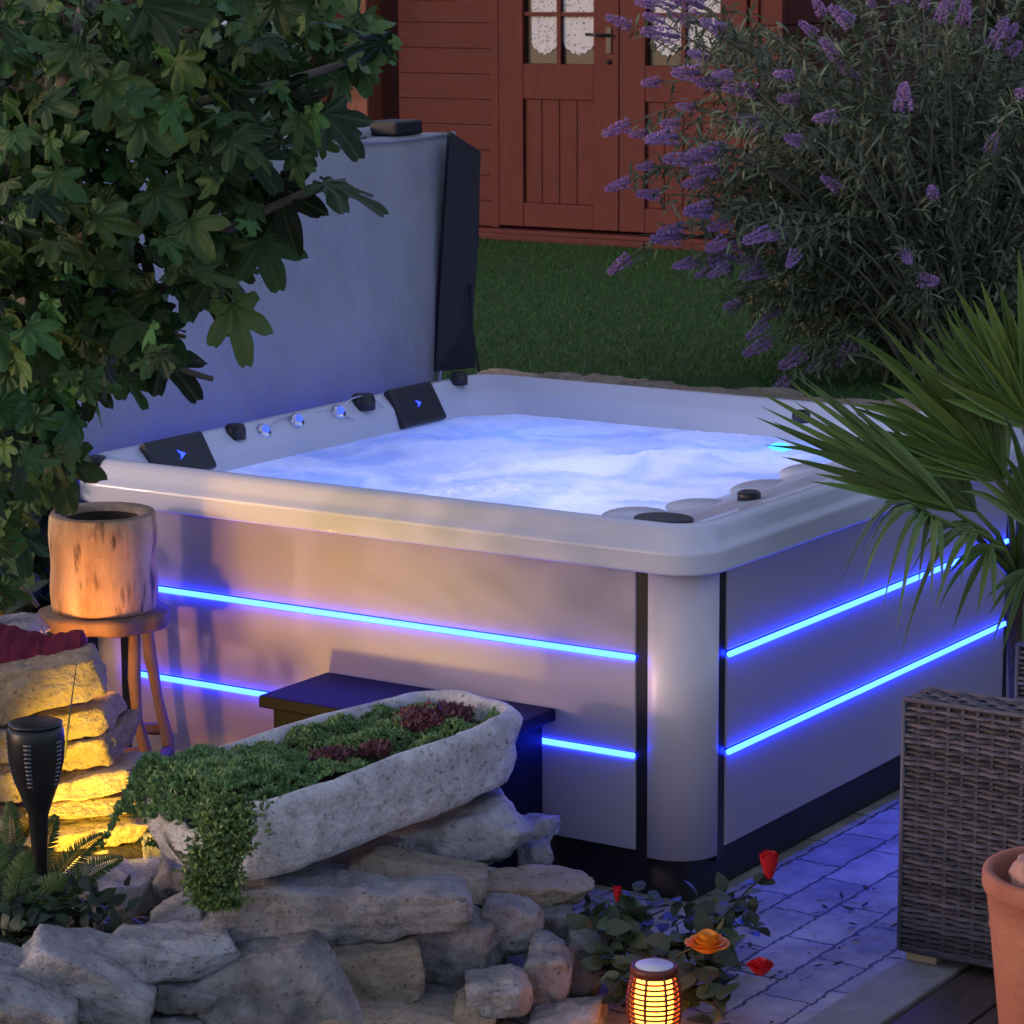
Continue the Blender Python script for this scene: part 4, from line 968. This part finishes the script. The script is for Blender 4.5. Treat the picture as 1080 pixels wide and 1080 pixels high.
# ------------------------------------------------------------------ fan palm
def palm():
    base = V(1072, 760, 7.35); base.z = 0
    heart = V(1072, 610, 7.25)
    root = empty('fan_palm', base, 'green fan palm with pointed drooping fronds at the right side of the hot tub', 'palm')
    mb = MB(); mb.tube([base, base.lerp(heart, .5)+Vector((.01, 0, 0)), heart], [.020, .022, .030], 14); mb.build('trunk', M['palmtrunk'], root)
    def frond(hub, tip, nrm, spread, nseg, L, droop, wd=.020, lvar=.08, cup=.15, fold=1.0):
        hub = V(*hub); ax = (V(*tip)-hub); 
        if L is None: L = ax.length
        ax.normalize(); nrm = (nrm-ax*nrm.dot(ax)).normalized(); sd_ = ax.cross(nrm)
        mb = MB(); ctl = (heart+hub)/2+ZZ*.03
        mb.tube([heart, ctl, hub], [.012, .008, .006], 8)
        for i in range(nseg):
            ph = -spread+2*spread*i/(nseg-1); f = math.cos(R(ph))
            Ls = L*(1-.30*(abs(ph)/max(spread, 1))**2)*(1+random.gauss(0, lvar))
            d = (ax*math.cos(R(ph))+sd_*math.sin(R(ph))+nrm*cup*abs(math.sin(R(ph)))+rnd_unit()*.03).normalized()
            n2 = (nrm-d*nrm.dot(d)).normalized(); s = d.cross(n2); w0 = wd*random.uniform(.85, 1.1); dr = droop*random.uniform(.7, 1.4); bend = random.random() < .25
            prof = [(0, .25), (.12, .7), (.3, 1), (.5, .95), (.68, .7), (.82, .45), (.92, .22), (1, .04)]; vs = []; fs = []
            for (u, wv) in prof:
                c = hub+d*Ls*u-ZZ*dr*Ls*max(0, u-.25)**2*1.6
                if bend and u > .75: c -= ZZ*(u-.75)*.25*Ls
                hw = w0*wv*.5; v = n2*hw*.55*fold
                vs += [c-s*hw+v, c-v*.3, c+s*hw+v]
            for k in range(len(prof)-1):
                a = 3*k; fs += [(a, a+1, a+4, a+3), (a+1, a+2, a+5, a+4)]
            mb.add(vs, fs, False)
        mb.build('frond', M['palmleaf'], root)
    Ff = -FH
    frond((1058, 505, 7.12), (925, 350, 7.02), Ff*.8+ZZ*.6, 42, 24, .47, .03, .037, .07)                # big upper fan
    frond((1085, 450, 7.08), (1030, 300, 7.03), Ff*.9+ZZ*.3, 46, 20, .38, .05, .034, .08)
    frond((1008, 540, 6.95), (812, 428, 6.85), Ff*.7+ZZ*.7, 19, 20, .55, .02, .030, .06)                # long dark left fan
    frond((985, 545, 6.90), (900, 505, 6.75), Ff*.3+ZZ*1.0, 62, 13, .25, 1.0, .020, .1, .0)            # drooping fingers
    frond((1030, 560, 7.0), (930, 560, 6.85), Ff*.6+ZZ*.7, 38, 6, .20, .95, .020, .1, .0)
    frond((1045, 575, 7.05), (1000, 640, 6.95), Ff*.9+ZZ*.3, 34, 5, .17, .4, .018, .12)
    frond((1030, 540, 7.15), (900, 430, 7.15), Ff*.6+ZZ*.7, 34, 14, .40, .12, .018, .1)                   # thinner fan behind
    frond((1095, 560, 7.1), (1120, 470, 7.0), Ff*.8+ZZ*.3, 60, 18, .35, .15, .022, .1)
    frond((1085, 600, 7.2), (1075, 680, 7.1), Ff, 50, 9, .22, .3, .016, .12)
palm()

# ------------------------------------------------------------------ wicker armchair
def chair():
    x0, y0, z0, z1 = .574, -.082, .035, .610
    root = empty('wicker_armchair', (x0+.35, y0+.35, .006), 'dark grey brown wicker armchair with broad woven arm in front of the palm', 'armchair')
    def weave(P0, U, Vv, Nn, LU, LV, sp=.0125, cs=.034):
        mb = MB(); rows = int(LV/sp); nc = max(2, int(LU/cs))
        for r in range(rows):
            if r % 9 == 7: wS = .45
            else: wS = .40+.05*random.random()
            sg = 1 if (r//2) % 2 else -1; cz = (r+.5)*sp; vs = []; fs = []; n = nc*4
            for i in range(n+1):
                u = LU*i/n; o_ = .0040*sg*math.sin(math.pi*u/cs)+.005; jz = random.gauss(0, .0004)
                c = P0+U*u+Vv*(cz+jz)
                vs += [c-Vv*sp*wS+Nn*(o_-.003), c-Vv*sp*wS*.5+Nn*(o_+.002), c+Vv*sp*wS*.5+Nn*(o_+.002), c+Vv*sp*wS+Nn*(o_-.003)]
            for i in range(n):
                for k in range(3): a = i*4+k; fs.append((a, a+4, a+5, a+1))
            mb.add(vs, fs, False)
        for i in range(nc+1):
            u = LU*i/nc; c = P0+U*u; vs = [c-U*.004+Nn*.003, c+U*.004+Nn*.003, c+U*.004+Vv*LV+Nn*.003, c-U*.004+Vv*LV+Nn*.003]
            mb.add(vs, [(0, 1, 2, 3)])
        return mb
    X = Vector((1, 0, 0)); Y = Vector((0, 1, 0)); D = .70; AW = .11
    def armbox(ya, nm):
        mb = MB(); mb.box((x0+.006, ya+.006, z0), (x0+D-.006, ya+AW-.006, z1-.006)); a = mb.build(nm, M['wickerin'], root)
        f = weave(Vector((x0, ya+.004, z0)), X, ZZ, -Y, D, z1-z0); 
        g = weave(Vector((x0+D, ya+AW-.004, z0)), -X, ZZ, Y, D, z1-z0); f.add(g.v, g.f)
        g = weave(Vector((x0+.004, ya+AW, z0)), -Y, ZZ, -X, AW, z1-z0); f.add(g.v, g.f)
        g = weave(Vector((x0+D-.004, ya, z0)), Y, ZZ, X, AW, z1-z0); f.add(g.v, g.f)
        g = weave(Vector((x0, ya, z1-.004)), X, Y, ZZ, D, AW); f.add(g.v, g.f)
        f.build('woven_cane', M['wicker'], a)
        mb = MB(); 
        for (a0, b0) in (((x0, ya, z1), (x0+D, ya, z1)), ((x0, ya+AW, z1), (x0+D, ya+AW, z1)), ((x0, ya, z0), (x0+D, ya, z0)), ((x0, ya, z0), (x0, ya, z1)), ((x0+D, ya, z0), (x0+D, ya, z1))): mb.tube([a0, b0], .0065, 8)
        mb.build('edge_binding', M['wicker'], a)
    armbox(y0, 'arm'); armbox(y0+.62, 'arm')
    mb = weave(Vector((x0, y0+.155, z0+.02)), Y, ZZ, -X, .46, .26); mb.box((x0+.01, y0+.155, z0+.02), (x0+D-.01, y0+.615, z0+.28)); mb.build('seat', M['wicker'], root)
    mb = weave(Vector((x0+D-.11, y0+.155, z0+.285)), Y, ZZ, -X, .46, .45); mb.box((x0+D-.10, y0+.155, z0+.285), (x0+D-.01, y0+.615, z0+.735)); mb.build('backrest', M['wicker'], root)
    mb = MB(); mb.box((x0+.01, y0+.16, z0+.285), (x0+D-.12, y0+.61, z0+.375), .02); mb.build('cushion', M['cushion'], root)
    for (a, b) in ((x0+.01, y0+.012), (x0+D-.08, y0+.012), (x0+.01, y0+.70), (x0+D-.08, y0+.70)):
        mb = MB(); mb.box((a, b, .0065), (a+.075, b+.06, z0-.001), .003); mb.build('foot', M['foot'], root)
chair()

# ------------------------------------------------------------------ terracotta pot
def pot():
    t = 5.75; r = .185; c = V(1037+r*FPX/t, 918, t); zt = c.z; H = zt-.006
    c = Vector((c.x, c.y, .006)); root = empty('terracotta_pot', c, 'large terracotta flower pot in the bottom right corner', 'pot')
    mb = MB(); mb.lathe([(r*.70, 0), (r*.72, .01), (r*.90, H-.125), (r*.915, H-.115), (r*.905, H-.105), (r*.955, H-.045), (r*.985, H-.040), (r*1.0, H-.030), (r*1.0, H-.008), (r*.985, H), (r*.90, H), (r*.885, H-.01), (r*.86, H-.05), (r*.83, H-.09)], c, 64, capt=False); mb.build('body', M['terracotta'], root)
    mb = MB(); mb.lathe([(r*.845, H-.065), (r*.4, H-.055), (.01, H-.05)], c, 40); mb.build('soil', M['soil'], root)
    for k, (dx, dy, s, lb) in enumerate(((-.085, -.02, .055, 'pinkish brown stone leaning inside the terracotta pot at its left'), (-.01, .05, .06, 'round pinkish stone at the back inside the terracotta pot'), (.05, -.03, .05, 'smaller pinkish stone at the right inside the terracotta pot'))):
        place_stone('pebble', c+RH*dx+FH*dy+ZZ*(H-.018), s*1.7, s*1.4, s*1.7, face_rot(30*k, 20*k), M['shard'], 500+k, lb, 'pinkish stones in the terracotta pot', .8, 4)
pot()

# ------------------------------------------------------------------ roses
def rose_bush():
    base = Vector((.20, -.60, 0)); root = empty('rose_bush', base, 'low rose bush with dull green leaves and red and orange blooms', 'rose bush')
    tips = [(651, 950, 6.35), (812, 920, 6.30), (748, 1000, 6.15), (802, 1022, 6.12), (680, 975, 6.35), (720, 985, 6.3), (770, 960, 6.35), (790, 975, 6.25), (640, 985, 6.3), (660, 1010, 6.2), (735, 1040, 6.12), (770, 1050, 6.05), (700, 960, 6.4), (630, 960, 6.4), (765, 1075, 6.0), (640, 1050, 6.15)]
    st = MB(); lf = MB()
    for k, q in enumerate(tips):
        tip = V(*q); b = base+Vector((random.gauss(0, .03), random.gauss(0, .03), 0)); mid = b.lerp(tip, .55)+Vector((random.gauss(0, .02), random.gauss(0, .02), .04)); pts = [b, b.lerp(mid, .6)+ZZ*.01, mid, mid.lerp(tip, .55)+ZZ*.008, tip]
        st.tube(pts, [.004, .0035, .003, .0025, .002], 6)
        nl = 14 if k not in (0, 2) else 9
        for _ in range(nl):
            u = random.uniform(.35, .99); i = min(3, int(u*4)); p = pts[i].lerp(pts[i+1], u*4-i)+rnd_unit()*.03
            if k < 4 and u > .9: continue
            L = random.uniform(.035, .062)
            d = (rnd_unit()+ZZ*.15); d.z *= .5; nrm = ZZ*.8+rnd_unit()*.6-FH*.3
            d.normalize(); s = d.cross(nrm).normalized(); nn = s.cross(d); vs = [p]; n = 12
            for j in range(n):
                a = 2*math.pi*j/n; x = math.sin(a)*.36; y = .5-.5*math.cos(a); rr = 1+.06*(j % 2)+(.16 if j == 6 else 0)
                vs.append(p+d*L*y*rr+s*L*x*rr+nn*L*(.25*abs(x)-.25*y*y))
            c = p+d*L*.5+nn*L*(-.06); vs.append(c)
            lf.add(vs, [(1+j, 1+(j+1) % n, n+1) for j in range(n)], True)
    for _ in range(70):
        px = random.uniform(612, 800); py = random.uniform(925, 975); p = V(px, py+12, random.uniform(6.35, 6.6)); p.z = max(p.z, .02)
        leaf_simple(lf, p, rnd_unit()+ZZ*.2, ZZ+rnd_unit()*.4, .05, .032, .2, 3)
    st.build('stem', M['rosestem'], root); lf.build('leaves', M['rose_leaf'], root)
    def bloom(q, r, h, m, openf, label, layers=4):
        c = V(*q); mb = MB(); rs = random.Random(int(q[0]))
        for L in range(layers):
            n = 3+L
            for j in range(n):
                a0 = 2*math.pi*j/n+L*.7+rs.random()*.3; rr = r*(.25+.75*(L+1)/layers); vs = []; fs = []; hh = h*(1-.12*L*openf)
                for b in range(6):
                    v = b/5; rad = rr*(.35+.65*math.sin(v*math.pi/2)*(1 if v < .75 else 1+(v-.75)*openf*1.5)); z = hh*v*(1-openf*.35*(L/layers))
                    ww = (.55+.45*math.sin(v*math.pi*.9))*math.pi/n*1.3
                    for e in range(6):
                        a = a0+(e/5-.5)*2*ww; vs.append(c+Vector((math.cos(a)*rad, math.sin(a)*rad, z-(.12*h*abs(e/5-.5)*2 if b == 5 else 0))))
                for b in range(5):
                    for e in range(5): k = b*6+e; fs.append((k, k+1, k+7, k+6))
                mb.add(vs, fs, True)
        o = mb.build('bloom', M[m], root); o['label'] = label; return o
    bloom((811, 926, 6.30), .021, .062, 'rosered', .15, 'tall red rosebud above the paving', 3)
    bloom((651, 951, 6.35), .010, .035, 'rosered', .0, 'small closed red bud on a thin stem', 3)
    bloom((746, 1004, 6.12), .040, .045, 'roseorange', .9, 'open orange rose above the lantern', 4)
    bloom((802, 1028, 6.10), .026, .036, 'rosered', .5, 'half open red rose right of the orange one', 4)
rose_bush()

# ------------------------------------------------------------------ lantern (solar flame lamp) and torch
def lantern():
    t = 6.02; c = V(690, 1020, t); top = c.z; c = Vector((c.x, c.y, 0))
    root = empty('flame_lantern', c, 'glowing orange barrel shaped lantern with dark ribs among the roses', 'lantern')
    R0 = .056; Hh = .16; z0 = top-Hh
    def rad(u): return R0*(.62+.42*math.sin(math.pi*(.12+.76*u)))
    mb = MB(); mb.lathe([(R0*.50, 0), (R0*.45, max(.01, z0-.005))], c, 20); mb.build('stake', M['lampblack'], root)
    mb = MB(); mb.lathe([(rad(u)*.70, z0+Hh*u) for u in (0, .2, .4, .6, .8, .93)], c, 24); mb.build('flame_core', M['fire'], root)
    mb = MB(); ns = 14
    for k in range(ns):
        u = .06+.86*k/(ns-1); r = rad(u); z = z0+Hh*u; mb.lathe([(r*.93, z-.0016), (r, z-.0022), (r*1.02, z), (r, z+.0022), (r*.93, z+.0016), (r*.93, z-.0016)], c, 40, capb=False, capt=False)
    for k in range(8):
        a = 2*math.pi*k/8+.2; mb.tube([c+Vector((math.cos(a)*rad(u), math.sin(a)*rad(u), z0+Hh*u)) for u in (0, .15, .3, .45, .6, .75, .9, 1)], .0032, 6)
    mb.build('ribs', M['glowtint'], root)
    mb = MB(); mb.lathe([(R0*.80, top-.012), (R0*.90, top-.008), (R0*.90, top+.003), (R0*.80, top+.006), (R0*.74, top+.003)], c, 40, capb=True, capt=True); cp = mb.build('cap', M['glowtint'], root)
    mb = MB(); mb.lathe([(R0*.73, top+.0032), (R0*.70, top+.0055)], c, 36); mb.build('solar_disc', M['disc'], cp)
    ld = bpy.data.lights.new('lantern_light', 'POINT'); ld.energy = .55; ld.color = (1, .38, .08); ld.shadow_soft_size = .03
    lo = bpy.data.objects.new('lantern_light', ld); col.objects.link(lo); lo.parent = root; lo.location = (0, 0, z0+Hh*.5)
lantern()
def torch():
    t = 6.25; c = V(37, 765, t); top = c.z; c = Vector((c.x, c.y, 0)); s = t/FPX
    root = empty('torch_lamp', c, 'black unlit solar torch lamp with slotted sides in front of the stone stack', 'garden lamp')
    zb = V(37, 940, t).z
    P = [(0, .020), (18, .0205), (19, .031), (40, .0305), (60, .0305)]
    # head: hexagonal tapering cage with slots cut as louvres
    rT = 30*s; prof = [(rT*.93, top), (rT*1.0, top-.012), (rT*1.02, top-.03), (rT*.98, top-.075), (rT*.82, top-.12), (rT*.55, top-.165), (rT*.36, top-.20), (rT*.30, top-.26), (rT*.22, zb), (rT*.05, zb-.10)]
    mb = MB(); mb.lathe(prof[::-1], c, 28)
    mb.build('housing', M['lampblack'], root)
    mb = MB(); mb.lathe([(rT*.95, top+.0005), (rT*.97, top+.006), (rT*.85, top+.009)], c, 24); mb.build('cap', M['lampblack'], root)
    lm = mat('louvre_grey', (.16, .16, .18), .4)
    for a in (-8, 62, -75, 130, 200):
        mb = MB(); d = (-FH*math.cos(R(a))+RH*math.sin(R(a))); sdv = Vector((-d.y, d.x, 0)); rails = []
        for k in range(11):
            z = top-.030-k*.0095; r = np.interp(-z, [-p[1] for p in prof], [p[0] for p in prof]); ww = .0085*(1-.35*k/10)
            p = c+d*(r*.985)+ZZ*z; mb.tube([p-sdv*ww, p+sdv*ww], .0024, 5); rails.append(p)
        mb.tube([rails[0]-d*.003, rails[5]-d*.003, rails[-1]-d*.003], .002, 4)
        mb.build('louvre', lm, root)
torch()
def ground_spot():
    c = V(14, 902, 6.50); root = empty('garden_spotlight', Vector((c.x, c.y, c.z-.08)), 'small bright yellow garden light half hidden in the ferns', 'garden light')
    mb = MB(); ax = (RH*.30+ZZ*.12+FH*.62).normalized(); Mx = ax.to_track_quat('Z', 'Y').to_matrix()
    mb.lathe([(.012, -.05), (.022, -.04), (.026, 0), (.028, .01), (.026, .012)], c, 20, Mx); mb.tube([c-ZZ*.10, c-ax*.03], .005, 6); mb.build('housing', M['lampblack'], root)
    mb = MB(); mb.lathe([(.024, .0125), (.018, .018), (.006, .020)], c, 16, Mx); mb.build('bulb', M['bulb'], root)
    ld = bpy.data.lights.new('spot_light', 'SPOT'); ld.energy = 13; ld.color = (1, .60, .03); ld.shadow_soft_size = .03; ld.spot_size = R(88); ld.spot_blend = .8
    lo = bpy.data.objects.new('spot_light', ld); col.objects.link(lo); lo.location = c+ax*.03; lo.rotation_euler = (-ax).to_track_quat('Z', 'Y').to_euler()
ground_spot()
def stool_light():
    c = V(60, 712, 7.14); root = empty('garden_spotlight', Vector((c.x, c.y, c.z-.07)), 'small amber garden light hidden behind the maroon cloth below the log', 'garden light')
    mb = MB(); mb.lathe([(.012, -.07), (.016, -.03), (.018, -.012)], c, 16); mb.build('housing', M['lampblack'], root)
    mb = MB(); mb.lathe([(.014, -.0118), (.015, 0), (.008, .010)], c, 16); mb.build('bulb', M['bulb'], root)
    ld = bpy.data.lights.new('amber_light', 'POINT'); ld.energy = 1.8; ld.color = (1, .37, .09); ld.shadow_soft_size = .012
    lo = bpy.data.objects.new('amber_light', ld); col.objects.link(lo); lo.location = c+ZZ*.03
stool_light()

# ------------------------------------------------------------------ ferns and leaves in the bottom left
def ferns():
    spots = [((20, 985, 6.35), [(-30, 860), (10, 845), (60, 860), (110, 880), (130, 905), (100, 930)], 'fern with thin fronds in front of the lowest yellow sandstone'), ((5, 1000, 6.25), [(-40, 900), (-10, 870), (30, 900), (70, 925), (0, 930)], 'fern in front of the garden light at the left edge')]
    for (b, tips, lb) in spots:
        base = V(*b); root = empty('fern', base, lb, 'fern', 'ferns around the torch lamp'); 
        for q in tips:
            tip = V(q[0], q[1], b[2]+random.uniform(-.08, .12)); mb = MB(); ctl = base.lerp(tip, .6)+ZZ*.05; pts = []
            for i in range(15):
                u = i/14; pts.append(base*(1-u)**2+ctl*2*u*(1-u)+tip*u*u)
            mb.tube(pts, [.002*(1-i/16)+.0006 for i in range(15)], 5)
            for i in range(2, 42):
                u = i/42; k = min(13, int(u*14)); p = pts[k].lerp(pts[k+1], u*14-k); td = (pts[k+1]-pts[k]).normalized(); sd_ = td.cross(-FH).normalized()
                L = .034*math.sin(math.pi*(.12+.85*u))+.003
                for sg in (-1, 1): leaf_simple(mb, p, sd_*sg+td*.5, -FH+rnd_unit()*.3, L, .0055, .25, 3)
            mb.build('frond', M['fern'], root)
    def clump(name, cpx, n, L, lb, cat, m, rad):
        c = V(*cpx); root = empty(name, c-ZZ*.06, lb, cat); mb = MB()
        for _ in range(n):
            p = c+RH*random.gauss(0, rad)+FH*random.gauss(0, .05)+ZZ*random.gauss(0, rad*.5); leaf_simple(mb, p, rnd_unit()-FH*.3+ZZ*.2, ZZ+rnd_unit()*.7-FH*.3, L*random.uniform(.6, 1.2), L*.5, .3, 3)
        mb.build('foliage', m, root); mb = MB()
        for k in range(6): mb.tube([c-ZZ*.07, c+RH*rad*(k-2.5)*.5+ZZ*.01], [.003, .0015], 5)
        mb.build('stem', M['rosestem'], root)
    clump('leafy_plant', (60, 965, 6.25), 150, .055, 'dark green leafy plant at the foot of the torch lamp', 'plant', M['ivy'], .075)
    clump('leafy_plant', (0, 975, 6.25), 150, .055, 'dark green leafy plant at the left edge below the fern', 'plant', M['ivy'], .07)
    # long thin blade leaning over the stack
    mb = MB(); mb.tube([V(68, 800, 6.72), V(74, 750, 6.72), V(81, 698, 6.75)], [.0032, .0022, .0006], 6); tag(mb.build('dry_stalk', M['rosestem'], origin=V(68, 800, 6.72)), 'thin dry stalk leaning against the big cream block', 'stalk')
ferns()

def debris():
    mb = MB()
    for _ in range(90):
        if random.random() < .6: x = random.gauss(.33, .10); y = random.gauss(.05, .35)
        else: x = random.uniform(.02, .56); y = random.uniform(-.7, 1.6)
        if x > .56 or x < .02: continue
        leaf_simple(mb, Vector((x, y, .004+random.random()*.004)), Vector((random.gauss(0, 1), random.gauss(0, 1), .05)), ZZ+rnd_unit()*.3, random.uniform(.008, .035), random.uniform(.005, .014), -.2, 3)
    o = mb.build('fallen_leaves', mat('dead_leaf', (.035, .028, .022), .8, island=.5)); tag(o, 'small dark fallen leaves scattered on the paving by the tub', 'fallen leaves', kind='stuff')
debris()
